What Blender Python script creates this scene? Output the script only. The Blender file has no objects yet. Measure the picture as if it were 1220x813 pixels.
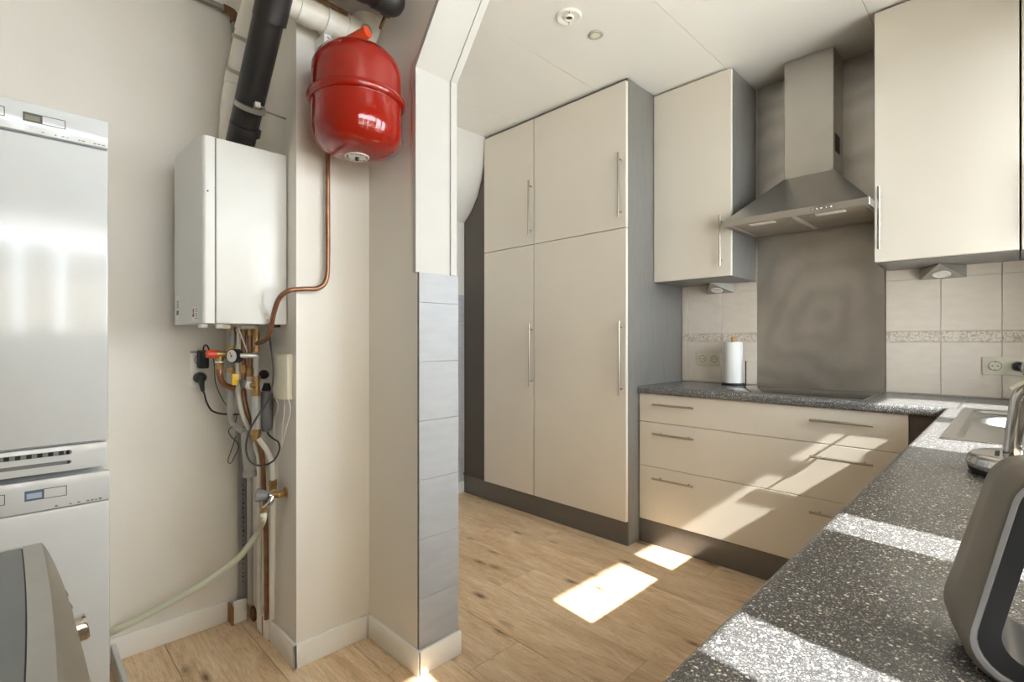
import bpy, bmesh, math, random
from mathutils import Vector, Matrix
random.seed(7)
S = bpy.context.scene
COL = S.collection
R = math.radians

# ------------------------------------------------------------------ camera
HC = 1.16                        # camera height
FPX, CX, CY = 602.0, 610.0, 406.5
cam_d = bpy.data.cameras.new('camera'); cam = bpy.data.objects.new('camera', cam_d); COL.objects.link(cam)
cam_d.sensor_fit = 'HORIZONTAL'; cam_d.sensor_width = 36.0; cam_d.lens = FPX / 1220.0 * 36.0
cam_d.clip_start = 0.02
cam.location = (0, 0, HC); cam.rotation_euler = (R(90), 0, R(-45))
S.camera = cam

# ------------------------------------------------------------------ world, sun, exposure
W = bpy.data.worlds.new('sky'); S.world = W; W.use_nodes = True
nt = W.node_tree; bg = nt.nodes['Background']
bg.inputs[0].default_value = (0.86, 0.93, 1.0, 1); bg.inputs[1].default_value = 11.0
SUN_DIR = Vector((0.133, 1.165, -1.0))
sd = bpy.data.lights.new('sun', 'SUN'); sd.energy = 21.0; sd.angle = R(0.6); sd.color = (1.0, 0.965, 0.92)
sun = bpy.data.objects.new('sun', sd); COL.objects.link(sun)
sun.rotation_euler = SUN_DIR.to_track_quat('-Z', 'Y').to_euler(); sun.location = (1, -6, 6)
def portal(loc, rot, sx, sy):
    l = bpy.data.lights.new('window_portal', 'AREA'); l.shape = 'RECTANGLE'; l.size = sx; l.size_y = sy
    l.cycles.is_portal = True
    o = bpy.data.objects.new('window_portal', l); COL.objects.link(o); o.location = loc; o.rotation_euler = rot
portal((2.145, -0.52, 1.65), (R(90), 0, 0), 1.31, 1.34)
portal((0.67, -0.52, 1.65), (R(90), 0, 0), 1.54, 1.34)
S.view_settings.view_transform = 'Standard'
try: S.view_settings.look = 'None'
except Exception: pass
S.view_settings.gamma = 1.0; S.view_settings.use_curve_mapping = False
S.view_settings.exposure = 0.36
S.cycles.max_bounces = 14; S.cycles.diffuse_bounces = 8; S.cycles.glossy_bounces = 6
S.cycles.transparent_max_bounces = 12; S.cycles.sample_clamp_indirect = 8.0
S.cycles.caustics_reflective = False; S.cycles.caustics_refractive = False

# ------------------------------------------------------------------ pixel helpers (direction only; plane gives distance)
C45 = math.sqrt(0.5)
def ray(u, v):
    a = (u - CX) / FPX; b = (CY - v) / FPX
    return (C45 * (1 + a), C45 * (1 - a), b)
def onY(u, v, y):
    r = ray(u, v); t = y / r[1]; return Vector((r[0] * t, y, HC + r[2] * t))
def onX(u, v, x):
    r = ray(u, v); t = x / r[0]; return Vector((x, r[1] * t, HC + r[2] * t))

# ------------------------------------------------------------------ materials
MATS = {}
def srgb(r, g, b):
    f = lambda c: (c / 255.0) / 12.92 if c / 255.0 <= 0.04045 else ((c / 255.0 + 0.055) / 1.055) ** 2.4
    return (f(r), f(g), f(b), 1)
def mat(name, col, rough=0.5, metal=0.0, var=0.0, vscale=8.0, bump=0.0, bscale=60.0, coat=0.0, stretch=(1, 1, 1), spec=None, trans=0.0, ior=None):
    m = bpy.data.materials.new(name); m.use_nodes = True; n = m.node_tree; N = n.nodes; L = n.links
    p = N['Principled BSDF']
    p.inputs['Base Color'].default_value = col; p.inputs['Roughness'].default_value = rough; p.inputs['Metallic'].default_value = metal
    if coat: p.inputs['Coat Weight'].default_value = coat; p.inputs['Coat Roughness'].default_value = 0.08
    if spec is not None: p.inputs['Specular IOR Level'].default_value = spec
    if trans: p.inputs['Transmission Weight'].default_value = trans
    if ior: p.inputs['IOR'].default_value = ior
    g = N.new('ShaderNodeNewGeometry'); mp = N.new('ShaderNodeMapping'); mp.inputs['Scale'].default_value = stretch
    L.new(g.outputs['Position'], mp.inputs['Vector'])
    nz = N.new('ShaderNodeTexNoise'); nz.inputs['Scale'].default_value = vscale; nz.inputs['Detail'].default_value = 5
    L.new(mp.outputs[0], nz.inputs['Vector'])
    v = max(var, 0.02)
    hi = [min(1, c * (1 + v)) for c in col[:3]] + [1]; lo = [c * (1 - v) for c in col[:3]] + [1]
    cr = N.new('ShaderNodeValToRGB'); cr.color_ramp.elements[0].color = lo; cr.color_ramp.elements[1].color = hi
    cr.color_ramp.elements[0].position = 0.3; cr.color_ramp.elements[1].position = 0.7
    L.new(nz.outputs['Fac'], cr.inputs[0]); L.new(cr.outputs[0], p.inputs['Base Color'])
    if bump:
        nb = N.new('ShaderNodeTexNoise'); nb.inputs['Scale'].default_value = bscale; nb.inputs['Detail'].default_value = 3
        L.new(mp.outputs[0], nb.inputs['Vector'])
        b = N.new('ShaderNodeBump'); b.inputs['Strength'].default_value = bump; b.inputs['Distance'].default_value = 0.004
        L.new(nb.outputs['Fac'], b.inputs['Height']); L.new(b.outputs[0], p.inputs['Normal'])
    MATS[name] = m
    return m
mat('wall_paint', srgb(231, 226, 218), 0.6, var=0.015, vscale=2.5, bump=0.12, bscale=90)
mat('white_paint', srgb(214, 212, 208), 0.4, var=0.01, vscale=3)
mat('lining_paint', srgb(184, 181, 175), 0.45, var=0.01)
mat('skirting', srgb(242, 241, 238), 0.4, var=0.02, vscale=9)
mat('ceiling_white', srgb(236, 235, 232), 0.16, var=0.01, vscale=1.5)
mat('cabinet_cream', srgb(219, 212, 200), 0.38, var=0.012, vscale=3)
mat('cabinet_edge', srgb(235, 230, 220), 0.45)
mat('cabinet_grey', srgb(136, 134, 132), 0.42, metal=0.4, var=0.06, vscale=40, stretch=(1, 1, 0.2))
mat('filler_grey', srgb(92, 86, 80), 0.5, metal=0.2, var=0.04)
mat('plinth_steel', srgb(112, 109, 106), 0.36, metal=0.5, var=0.04, vscale=30)
mat('handle_steel', srgb(176, 166, 152), 0.32, metal=0.95)
mat('hood_steel', srgb(188, 184, 178), 0.30, metal=0.95, var=0.06, vscale=5)
mat('filter_steel', srgb(186, 178, 166), 0.42, metal=0.7, var=0.12, vscale=9)
mat('glass_black', srgb(20, 19, 19), 0.05, var=0.05)
mat('tile_cream', srgb(228, 217, 203), 0.28, var=0.035, vscale=14, stretch=(1, 1, 3))
mat('grout', srgb(225, 219, 208), 0.8)
mat('tile_grey', srgb(172, 174, 178), 0.5, var=0.05, vscale=10, stretch=(1, 1, 4))
mat('tile_edge', srgb(120, 112, 100), 0.8, var=0.2, vscale=60)
mat('socket_cream', srgb(226, 220, 200), 0.35)
mat('plastic_white', srgb(238, 236, 230), 0.35)
mat('appliance_white', srgb(214, 217, 220), 0.16, coat=0.3)
mat('appliance_grey', srgb(126, 130, 134), 0.35, metal=0.5)
mat('silver', srgb(172, 169, 162), 0.36, metal=0.7, var=0.04, vscale=20)
mat('dark', srgb(28, 27, 26), 0.5)
mat('dark_grey_plastic', srgb(70, 68, 64), 0.4)
mat('display_dark', srgb(84, 82, 72), 0.25)
mat('display_green', srgb(120, 118, 96), 0.3)
mat('display_blue', srgb(104, 116, 142), 0.25)
mat('display_lit', srgb(176, 192, 214), 0.3)
mat('boiler_white', srgb(222, 221, 217), 0.3)
mat('pipe_white', srgb(234, 230, 220), 0.4, var=0.05, vscale=18)
mat('pipe_black', srgb(40, 38, 37), 0.4, var=0.15, vscale=14)
mat('pipe_grey', srgb(128, 128, 130), 0.45, var=0.06)
mat('trap_grey', srgb(172, 170, 164), 0.45, var=0.04)
mat('copper', srgb(152, 110, 84), 0.36, metal=0.7, var=0.18, vscale=30)
mat('brass', srgb(182, 148, 98), 0.35, metal=0.75, var=0.2, vscale=60)
mat('chrome', srgb(205, 203, 200), 0.12, metal=1.0)
mat('clamp_steel', srgb(178, 174, 166), 0.35, metal=0.8)
mat('sink_steel', srgb(196, 194, 190), 0.2, metal=1.0, var=.03)
mat('steel_bright', srgb(206, 206, 204), 0.3, metal=0.6)
mat('galvanised', srgb(146, 144, 138), 0.45, metal=0.6, var=0.1)
mat('rust', srgb(112, 82, 52), 0.8, var=0.3, vscale=50)
mat('vessel_red', srgb(146, 22, 8), 0.08, coat=0.4, var=0.02)
mat('cap_red', srgb(214, 74, 40), 0.4)
mat('tag_yellow', srgb(234, 184, 20), 0.45)
mat('cable_black', srgb(36, 35, 34), 0.5)
mat('cable_grey', srgb(74, 74, 74), 0.5)
mat('paper_white', srgb(240, 240, 238), 0.9, var=0.02, bump=0.2, bscale=200)
mat('wood_light', srgb(190, 146, 96), 0.55, var=0.15, vscale=80)
mat('print_grey', srgb(120, 118, 114), 0.6)
mat('print_red', srgb(150, 60, 50), 0.6)
mat('hose', srgb(208, 210, 188), 0.35, var=0.03)
mat('wood_raw', srgb(150, 104, 66), 0.7, var=0.2, vscale=40, stretch=(1, 1, .2))
mat('stand_grey', srgb(132, 126, 118), 0.45, metal=0.3)
mat('bezel_light', srgb(160, 162, 168), 0.35, metal=0.3)
mat('stand_black', srgb(34, 36, 42), 0.4)
mat('lever_clear', srgb(210, 208, 200), 0.15, coat=0.5)
mat('appliance_top', srgb(120, 123, 126), 0.4, metal=.3)
mat('beading', srgb(214, 200, 180), 0.6)
mat('paving', srgb(205, 200, 190), 0.9, var=0.05)
mat('brick_outside', srgb(150, 120, 100), 0.9, var=0.1)
mat('blind_cloth', srgb(235, 230, 220), 0.8)

def m_blind():
    m = MATS['blind_cloth']; n = m.node_tree; p = n.nodes['Principled BSDF']
    t = n.nodes.new('ShaderNodeBsdfTranslucent'); t.inputs[0].default_value = srgb(240, 232, 218)
    x = n.nodes.new('ShaderNodeMixShader'); x.inputs[0].default_value = 0.6
    n.links.new(p.outputs[0], x.inputs[1]); n.links.new(t.outputs[0], x.inputs[2])
    n.links.new(x.outputs[0], n.nodes['Material Output'].inputs[0])
m_blind()
def m_glass():
    m = bpy.data.materials.new('window_glass'); m.use_nodes = True; n = m.node_tree
    for q in list(n.nodes):
        if q.type == 'BSDF_PRINCIPLED': n.nodes.remove(q)
    t = n.nodes.new('ShaderNodeBsdfTransparent'); t.inputs[0].default_value = (0.97, 0.98, 0.975, 1)
    g = n.nodes.new('ShaderNodeBsdfGlossy'); g.inputs['Roughness'].default_value = 0.0
    f = n.nodes.new('ShaderNodeFresnel'); f.inputs[0].default_value = 1.3
    x = n.nodes.new('ShaderNodeMixShader')
    n.links.new(f.outputs[0], x.inputs[0]); n.links.new(t.outputs[0], x.inputs[1]); n.links.new(g.outputs[0], x.inputs[2])
    n.links.new(x.outputs[0], n.nodes['Material Output'].inputs[0]); MATS['window_glass'] = m
m_glass()
def m_worktop():
    m = bpy.data.materials.new('worktop_speckle'); m.use_nodes = True; n = m.node_tree; N = n.nodes; L = n.links
    p = N['Principled BSDF']; p.inputs['Roughness'].default_value = 0.26
    g = N.new('ShaderNodeNewGeometry')
    def vor(sc):
        v = N.new('ShaderNodeTexVoronoi'); v.inputs['Scale'].default_value = sc; L.new(g.outputs['Position'], v.inputs['Vector'])
        s = N.new('ShaderNodeSeparateColor'); L.new(v.outputs['Color'], s.inputs[0]); return s.outputs[0]
    def ramp(src, els):
        r = N.new('ShaderNodeValToRGB'); r.color_ramp.interpolation = 'CONSTANT'
        while len(r.color_ramp.elements) < len(els): r.color_ramp.elements.new(0.5)
        for e, (ps, c) in zip(r.color_ramp.elements, els): e.position = ps; e.color = c
        L.new(src, r.inputs[0]); return r.outputs[0]
    a = ramp(vor(1000), [(0, srgb(71, 71, 73)), (0.35, srgb(87, 87, 88)), (0.65, srgb(102, 102, 103)), (0.88, srgb(127, 127, 127))])
    b = ramp(vor(680), [(0, (0, 0, 0, 1)), (0.90, (1, 1, 1, 1))])
    d = ramp(vor(440), [(0, (0, 0, 0, 1)), (0.972, (1, 1, 1, 1))])
    x = N.new('ShaderNodeMix'); x.data_type = 'RGBA'; L.new(b, x.inputs[0]); L.new(a, x.inputs[6]); x.inputs[7].default_value = srgb(172, 170, 165)
    y = N.new('ShaderNodeMix'); y.data_type = 'RGBA'; L.new(d, y.inputs[0]); L.new(x.outputs[2], y.inputs[6]); y.inputs[7].default_value = srgb(226, 222, 214)
    L.new(y.outputs[2], p.inputs['Base Color']); MATS['worktop_speckle'] = m
m_worktop()
def m_floor():
    m = bpy.data.materials.new('oak_laminate'); m.use_nodes = True; n = m.node_tree; N = n.nodes; L = n.links
    p = N['Principled BSDF']; p.inputs['Roughness'].default_value = 0.36
    g = N.new('ShaderNodeNewGeometry'); oi = N.new('ShaderNodeObjectInfo')
    off = N.new('ShaderNodeVectorMath'); off.operation = 'MULTIPLY_ADD'
    off.inputs[1].default_value = (13.7, 9.1, 5.3)
    L.new(oi.outputs['Random'], off.inputs[0]); L.new(g.outputs['Position'], off.inputs[2])
    def noise(scale, vec, det=4, dist=0.0, rgh=0.55):
        mp = N.new('ShaderNodeMapping'); mp.inputs['Scale'].default_value = vec; L.new(off.outputs[0], mp.inputs[0])
        z = N.new('ShaderNodeTexNoise'); z.inputs['Scale'].default_value = scale; z.inputs['Detail'].default_value = det
        z.inputs['Distortion'].default_value = dist; z.inputs['Roughness'].default_value = rgh
        L.new(mp.outputs[0], z.inputs['Vector']); return z.outputs['Fac']
    def ramp(src, els):
        r = N.new('ShaderNodeValToRGB')
        while len(r.color_ramp.elements) < len(els): r.color_ramp.elements.new(0.5)
        for e, (ps, c) in zip(r.color_ramp.elements, els): e.position = ps; e.color = c
        L.new(src, r.inputs[0]); return r.outputs[0]
    def mix(fac, a, b, mode='MIX'):
        x = N.new('ShaderNodeMix'); x.data_type = 'RGBA'; x.blend_type = mode
        if isinstance(fac, float): x.inputs[0].default_value = fac
        else: L.new(fac, x.inputs[0])
        for s, i in ((a, 6), (b, 7)):
            if isinstance(s, tuple): x.inputs[i].default_value = s
            else: L.new(s, x.inputs[i])
        return x.outputs[2]
    big = ramp(noise(3.0, (2.6, 0.55, 1), 3, 1.2), [(0.32, srgb(214, 182, 144)), (0.5, srgb(231, 205, 171)), (0.68, srgb(240, 218, 190))])
    fine = ramp(noise(16, (9, 0.55, 1), 5, 0.4, 0.62), [(0.3, (0.70, 0.64, 0.56, 1)), (0.62, (1, 1, 1, 1))])
    c = mix(0.8, big, fine, 'MULTIPLY')
    cath = ramp(noise(7, (2.2, 0.42, 1), 2, 3.2), [(0.46, (1, 1, 1, 1)), (0.5, (0.80, 0.72, 0.62, 1)), (0.54, (1, 1, 1, 1))])
    c = mix(0.6, c, cath, 'MULTIPLY')
    mp = N.new('ShaderNodeMapping'); mp.inputs['Scale'].default_value = (5.2, 2.0, 1); L.new(off.outputs[0], mp.inputs[0])
    v = N.new('ShaderNodeTexVoronoi'); v.inputs['Scale'].default_value = 1.75; L.new(mp.outputs[0], v.inputs['Vector'])
    nn = noise(30, (1, 0.5, 1), 3)
    ad = N.new('ShaderNodeMath'); ad.operation = 'MULTIPLY_ADD'; L.new(nn, ad.inputs[0]); ad.inputs[1].default_value = 0.16; L.new(v.outputs['Distance'], ad.inputs[2])
    knot = ramp(ad.outputs[0], [(0.13, (.95, .95, .95, 1)), (0.18, (0.5, 0.5, 0.5, 1)), (0.29, (0, 0, 0, 1))])
    c = mix(knot, c, srgb(110, 74, 46))
    hs = N.new('ShaderNodeHueSaturation'); L.new(c, hs.inputs['Color'])
    mr = N.new('ShaderNodeMapRange'); mr.inputs[3].default_value = 0.92; mr.inputs[4].default_value = 1.06
    L.new(oi.outputs['Random'], mr.inputs[0]); L.new(mr.outputs[0], hs.inputs['Value'])
    L.new(hs.outputs[0], p.inputs['Base Color']); MATS['oak_laminate'] = m
m_floor()
def m_splash():
    m = bpy.data.materials.new('splash_steel'); m.use_nodes = True; n = m.node_tree; N = n.nodes; L = n.links
    p = N['Principled BSDF']; p.inputs['Metallic'].default_value = 0.95
    g = N.new('ShaderNodeNewGeometry')
    mp = N.new('ShaderNodeMapping'); mp.inputs['Location'].default_value = (-3.1, -0.72, -1.28); L.new(g.outputs['Position'], mp.inputs[0])
    w = N.new('ShaderNodeTexWave'); w.wave_type = 'RINGS'; w.rings_direction = 'SPHERICAL'; w.inputs['Scale'].default_value = 2.2
    w.inputs['Distortion'].default_value = 9.0; w.inputs['Detail'].default_value = 3; w.inputs['Detail Scale'].default_value = 1.2
    L.new(mp.outputs[0], w.inputs['Vector'])
    z = N.new('ShaderNodeTexNoise'); z.inputs['Scale'].default_value = 3.5; z.inputs['Detail'].default_value = 4; L.new(g.outputs['Position'], z.inputs['Vector'])
    r = N.new('ShaderNodeMapRange'); r.inputs[3].default_value = 0.35; r.inputs[4].default_value = 0.40; L.new(w.outputs['Fac'], r.inputs[0]); L.new(r.outputs[0], p.inputs['Roughness'])
    c = N.new('ShaderNodeValToRGB'); c.color_ramp.elements[0].color = srgb(170, 166, 160); c.color_ramp.elements[1].color = srgb(192, 188, 182)
    c.color_ramp.elements[0].position = .3; c.color_ramp.elements[1].position = .7
    k = N.new('ShaderNodeMath'); k.operation = 'MULTIPLY_ADD'; k.inputs[1].default_value = .22; L.new(w.outputs['Fac'], k.inputs[0])
    k2 = N.new('ShaderNodeMath'); k2.operation = 'MULTIPLY'; k2.inputs[1].default_value = .78; L.new(z.outputs['Fac'], k2.inputs[0]); L.new(k2.outputs[0], k.inputs[2])
    L.new(k.outputs[0], c.inputs[0]); L.new(c.outputs[0], p.inputs['Base Color']); MATS['splash_steel'] = m
m_splash()
def m_border():
    m = bpy.data.materials.new('tile_border'); m.use_nodes = True; n = m.node_tree; N = n.nodes; L = n.links
    p = N['Principled BSDF']; p.inputs['Roughness'].default_value = 0.35
    g = N.new('ShaderNodeNewGeometry'); z = N.new('ShaderNodeTexNoise'); z.inputs['Scale'].default_value = 55; z.inputs['Detail'].default_value = 2; z.inputs['Distortion'].default_value = 2
    L.new(g.outputs['Position'], z.inputs['Vector'])
    c = N.new('ShaderNodeValToRGB'); c.color_ramp.elements[0].color = srgb(186, 172, 156); c.color_ramp.elements[1].color = srgb(228, 217, 203)
    c.color_ramp.elements[0].position = .42; c.color_ramp.elements[1].position = .52
    L.new(z.outputs['Fac'], c.inputs[0]); L.new(c.outputs[0], p.inputs['Base Color']); MATS['tile_border'] = m
m_border()

# ------------------------------------------------------------------ mesh helpers
WO = {}
class B:
    """collects geometry in world coordinates"""
    def __init__(s): s.v = []; s.f = []
    def add(s, vs, fs):
        o = len(s.v); s.v += [tuple(v) for v in vs]; s.f += [tuple(i + o for i in f) for f in fs]; return s
    def box(s, x0, x1, y0, y1, z0, z1, bev=0.0, seg=2):
        x0, x1 = min(x0, x1), max(x0, x1); y0, y1 = min(y0, y1), max(y0, y1); z0, z1 = min(z0, z1), max(z0, z1)
        if not bev:
            vs = [(x, y, z) for z in (z0, z1) for x, y in ((x0, y0), (x1, y0), (x1, y1), (x0, y1))]
            return s.add(vs, [(3, 2, 1, 0), (4, 5, 6, 7), (0, 1, 5, 4), (1, 2, 6, 5), (2, 3, 7, 6), (3, 0, 4, 7)])
        bm = bmesh.new(); bmesh.ops.create_cube(bm, size=1)
        for v in bm.verts:
            v.co = Vector(((x0 + x1) / 2 + v.co.x * (x1 - x0), (y0 + y1) / 2 + v.co.y * (y1 - y0), (z0 + z1) / 2 + v.co.z * (z1 - z0)))
        bmesh.ops.bevel(bm, geom=list(bm.edges), offset=bev, segments=seg, profile=0.5, affect='EDGES')
        return s.bm(bm)
    def bm(s, bm):
        bm.verts.index_update(); s.add([v.co.copy() for v in bm.verts], [[v.index for v in f.verts] for f in bm.faces]); bm.free(); return s
    def prism(s, poly, axis, a, b):
        """polygon of 2D points extruded along axis 0/1/2 from a to b"""
        def P(p, t):
            q = list(p); q.insert(axis, t); return tuple(q)
        n = len(poly); vs = [P(p, a) for p in poly] + [P(p, b) for p in poly]
        fs = [tuple(range(n - 1, -1, -1)), tuple(range(n, 2 * n))] + [(i, (i + 1) % n, n + (i + 1) % n, n + i) for i in range(n)]
        return s.add(vs, fs)
    def tube(s, pts, r, n=12, smooth=0, caps=True):
        pts = [Vector(p) for p in pts]
        if smooth and len(pts) > 2:
            q = []; k = len(pts)
            for i in range(k - 1):
                p0 = pts[max(i - 1, 0)]; p1 = pts[i]; p2 = pts[i + 1]; p3 = pts[min(i + 2, k - 1)]
                for j in range(smooth):
                    t = j / smooth
                    q.append(0.5 * ((2 * p1) + (p2 - p0) * t + (2 * p0 - 5 * p1 + 4 * p2 - p3) * t * t + (-p0 + 3 * p1 - 3 * p2 + p3) * t ** 3))
            q.append(pts[-1]); 
            if isinstance(r, (list, tuple)):
                rr = []
                for i in range(k - 1):
                    for j in range(smooth): rr.append(r[i] + (r[i + 1] - r[i]) * j / smooth)
                rr.append(r[-1]); r = rr
            pts = q
        k = len(pts); rs = r if isinstance(r, (list, tuple)) else [r] * k
        tan = [(pts[min(i + 1, k - 1)] - pts[max(i - 1, 0)]).normalized() for i in range(k)]
        nrm = tan[0].orthogonal().normalized(); vs = []
        for i in range(k):
            nrm = (nrm - tan[i] * nrm.dot(tan[i]))
            nrm = nrm.normalized() if nrm.length > 1e-6 else tan[i].orthogonal().normalized()
            bn = tan[i].cross(nrm)
            for j in range(n):
                a = 2 * math.pi * j / n; vs.append(pts[i] + (nrm * math.cos(a) + bn * math.sin(a)) * rs[i])
        fs = [(i * n + j, i * n + (j + 1) % n, (i + 1) * n + (j + 1) % n, (i + 1) * n + j) for i in range(k - 1) for j in range(n)]
        if caps: fs += [tuple(range(n - 1, -1, -1)), tuple((k - 1) * n + j for j in range(n))]
        return s.add(vs, fs)
    def lathe(s, prof, o=(0, 0, 0), axis=(0, 0, 1), n=24):
        """prof: (radius, height along axis)"""
        o = Vector(o); ax = Vector(axis).normalized(); e1 = ax.orthogonal().normalized(); e2 = ax.cross(e1)
        vs = []; rings = []
        for r, h in prof:
            if r < 1e-5: rings.append([len(vs)]); vs.append(o + ax * h)
            else:
                rings.append([len(vs) + j for j in range(n)])
                vs += [o + ax * h + (e1 * math.cos(2 * math.pi * j / n) + e2 * math.sin(2 * math.pi * j / n)) * r for j in range(n)]
        fs = []
        for a, b in zip(rings, rings[1:]):
            for j in range(n):
                j2 = (j + 1) % n
                if len(a) == 1 and len(b) == 1: continue
                if len(a) == 1: fs.append((a[0], b[j2], b[j]))
                elif len(b) == 1: fs.append((a[j], a[j2], b[0]))
                else: fs.append((a[j], a[j2], b[j2], b[j]))
        if len(rings[0]) > 1: fs.append(tuple(reversed(rings[0])))
        if len(rings[-1]) > 1: fs.append(tuple(rings[-1]))
        return s.add(vs, fs)
def mesh_of(name, b, m, ang=35):
    lo = Vector([min(v[i] for v in b.v) for i in range(3)]); hi = Vector([max(v[i] for v in b.v) for i in range(3)])
    org = Vector(((lo.x + hi.x) / 2, (lo.y + hi.y) / 2, lo.z))
    me = bpy.data.meshes.new(name); me.from_pydata([Vector(v) - org for v in b.v], [], b.f); me.update()
    bm = bmesh.new(); bm.from_mesh(me); bmesh.ops.recalc_face_normals(bm, faces=bm.faces); bm.to_mesh(me); bm.free()
    me.shade_smooth(); me.set_sharp_from_angle(angle=R(ang))
    for q in (m if isinstance(m, (list, tuple)) else [m]): me.materials.append(MATS[q])
    return me, org
def obj(name, b, m, parent=None, ang=35):
    me, org = mesh_of(name, b, m, ang)
    o = bpy.data.objects.new(name, me); COL.objects.link(o); WO[o.name] = org
    place(o, org, parent); return o
def place(o, org, parent):
    WO[o.name] = org
    if parent is not None: o.parent = parent; o.location = org - WO[parent.name]
    else: o.location = org
def copy_at(src, delta, parent=None):
    """copy of one mesh object moved by delta in the world"""
    c = src.copy(); COL.objects.link(c); place(c, WO[src.name] + Vector(delta), parent); return c
def tag(o, label, cat, group=None):
    o['label'] = label; o['category'] = cat
    if group: o['group'] = group
    return o
def thing(name, base, label, cat, group=None):
    o = bpy.data.objects.new(name, None); COL.objects.link(o); o.empty_display_size = 0.05
    o.location = base; WO[o.name] = Vector(base); return tag(o, label, cat, group)
def struct(name, b, m, ang=35):
    o = obj(name, b, m, None, ang); o['kind'] = 'structure'; return o
def single(name, b, m, label, cat, group=None): return tag(obj(name, b, m), label, cat, group)

# ------------------------------------------------------------------ setting
YL, XP, YB, XC = 2.315, 0.727, 1.81, 1.012       # utility wall, pipe wall, corner block face, partition face
XK = 1.183; YT = 1.475                           # kitchen side of the partition, end of the partition
XW, YF, YR, XR = 3.14, 3.01, -0.40, -1.70        # hob wall, far wall, window wall, rear wall
ZC = 2.65
# floor: slab with planks
fl = struct('floor', B().box(XR, XW, YR, YF, -0.06, -0.006), 'rust')
rows = []
x = 0.426
while x > XR + 0.02: rows.append((max(x - 0.254, XR), x)); x -= 0.254
rows += [(0.426, 0.680), (0.680, 0.934), (0.934, 1.141)]
x = 1.141
while x < XW - 0.02: rows.append((x, min(x + 0.254, XW))); x += 0.254
ends = {1.649: [0.45, 1.735], 2.157: [0.7, 1.972], 2.411: [1.084, 2.35], 1.903: [1.2 - 0.9, 2.29], 1.395: [0.95, 2.2], 1.141: [0.1, 1.36, 2.6]}
for i, (a, b_) in enumerate(rows):
    key = [k for k in ends if abs(k - a) < 0.01]
    cuts = ends[key[0]] if key else [YR + 0.35 + (i * 0.47) % 1.25 + 1.28 * k for k in range(3)]
    if 0.42 < a < 0.94: cuts = [0.2 + 0.4 * ((i * 7) % 3), 1.43 + 0.12 * (i % 2)]
    ys = [YR] + [c for c in cuts if YR + .1 < c < YF - .1] + [YF]
    for y0, y1 in zip(ys, ys[1:]):
        obj('plank', B().box(a + 0.0009, b_ - 0.0009, y0 + 0.0007, y1 - 0.0007, -0.006, 0.0), 'oak_laminate', fl)

struct('wall_left', B().box(XR - 0.12, XC, YL, YL + 0.12, 0, ZC + 0.1), 'wall_paint')
struct('wall_corner', B().box(XP, XC, YB, YL, 0, ZC + 0.1), 'wall_paint')
struct('wall_partition', B().prism([(YF + .12, 0), (1.477, 0), (1.477, 1.40), (1.4915, 1.40), (1.4915, 2.116), (1.055, 2.65), (1.055, ZC + .1), (YF + .12, ZC + .1)], 0, XC, XK), 'wall_paint')
wb = struct('wall_back', B().box(XW, XW + 0.12, YR - 0.1, YF + 0.12, 0, ZC + 0.1), 'grout')
wf = struct('wall_far', B().box(XK, XW, YF, YF + 0.12, 0, ZC + 0.1), 'white_paint')
# window wall with two openings
def wall_holes(b, lo, hi, z0, z1, holes, y0, y1):
    x = lo
    for (a, c, d, e) in holes:
        b.box(x, a, y0, y1, z0, z1); b.box(a, c, y0, y1, z0, d); b.box(a, c, y0, y1, e, z1); x = c
    b.box(x, hi, y0, y1, z0, z1); return b
W1 = (1.49, 2.80, 0.98, 2.32); W2 = (-0.10, 1.44, 0.98, 2.32)  # W2 is widened towards the sink, unseen, to add soft fill light
struct('wall_right', wall_holes(B(), XR - .12, XW + .12, -0.06, ZC + 0.1, [W2, W1], YR - 0.10, YR), 'wall_paint')
def window(name, w, mull, y0=-0.46, y1=-0.41):
    a, c, d, e = w; t = 0.02
    b = B().box(a, a + t, y0, y1, d, e).box(c - t, c, y0, y1, d, e).box(a, c, y0, y1, d, d + t).box(a, c, y0, y1, e - t, e)
    for m0, m1 in mull: b.box(m0, m1, y0, y1, d, e)
    o = struct(name, b, 'white_paint')
    xs = [a + t] + [q for m in mull for q in m] + [c - t]
    for p0, p1 in zip(xs[::2], xs[1::2]): obj('pane', B().box(p0, p1, -0.437, -0.433, d + t, e - t), 'window_glass', o)
    obj('window_sill', B().box(a, c, YR - .004, YR + 0.03, d - 0.03, d, 0.004), 'white_paint', o)
window('window_1', W1, [(2.05, 2.19)]); window('window_2', W2, [])
struct('wall_rear', B().box(XR - .12, XR, YR - .1, YL + .12, 0, ZC + .1), 'wall_paint')
# roof eave over the windows and the yard outside
struct('trim_eave', B().box(-3.0, 4.5, -1.338, -0.5, 2.40, 2.46), 'white_paint')
struct('floor_outside', B().box(-8, 10, -9, -0.5, -0.3, -0.2).box(-8, -1.82, -0.5, 6, -0.3, -0.2), 'paving')
# ceilings
ce = struct('ceiling', B().box(XK - .02, XW, YR - .1, YF, ZC + 0.006, ZC + 0.1), 'ceiling_white')
ys = [YR, -0.166, 0.479, 1.124, 1.769, 2.415, 2.80]
for y0, y1 in zip(ys, ys[1:]):
    obj('panel', B().box(XK - .02, XW, y0 + 0.0015, y1 - 0.0015, ZC, ZC + 0.006), 'ceiling_white', ce)
struct('ceiling_utility', B().box(XR - .12, XK - .02, YR - .1, YL, ZC, ZC + 0.1), 'ceiling_white')
struct('trim_soffit', B().box(XP - .02, XC, 0.35, YB, 2.372, ZC), 'white_paint')
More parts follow.
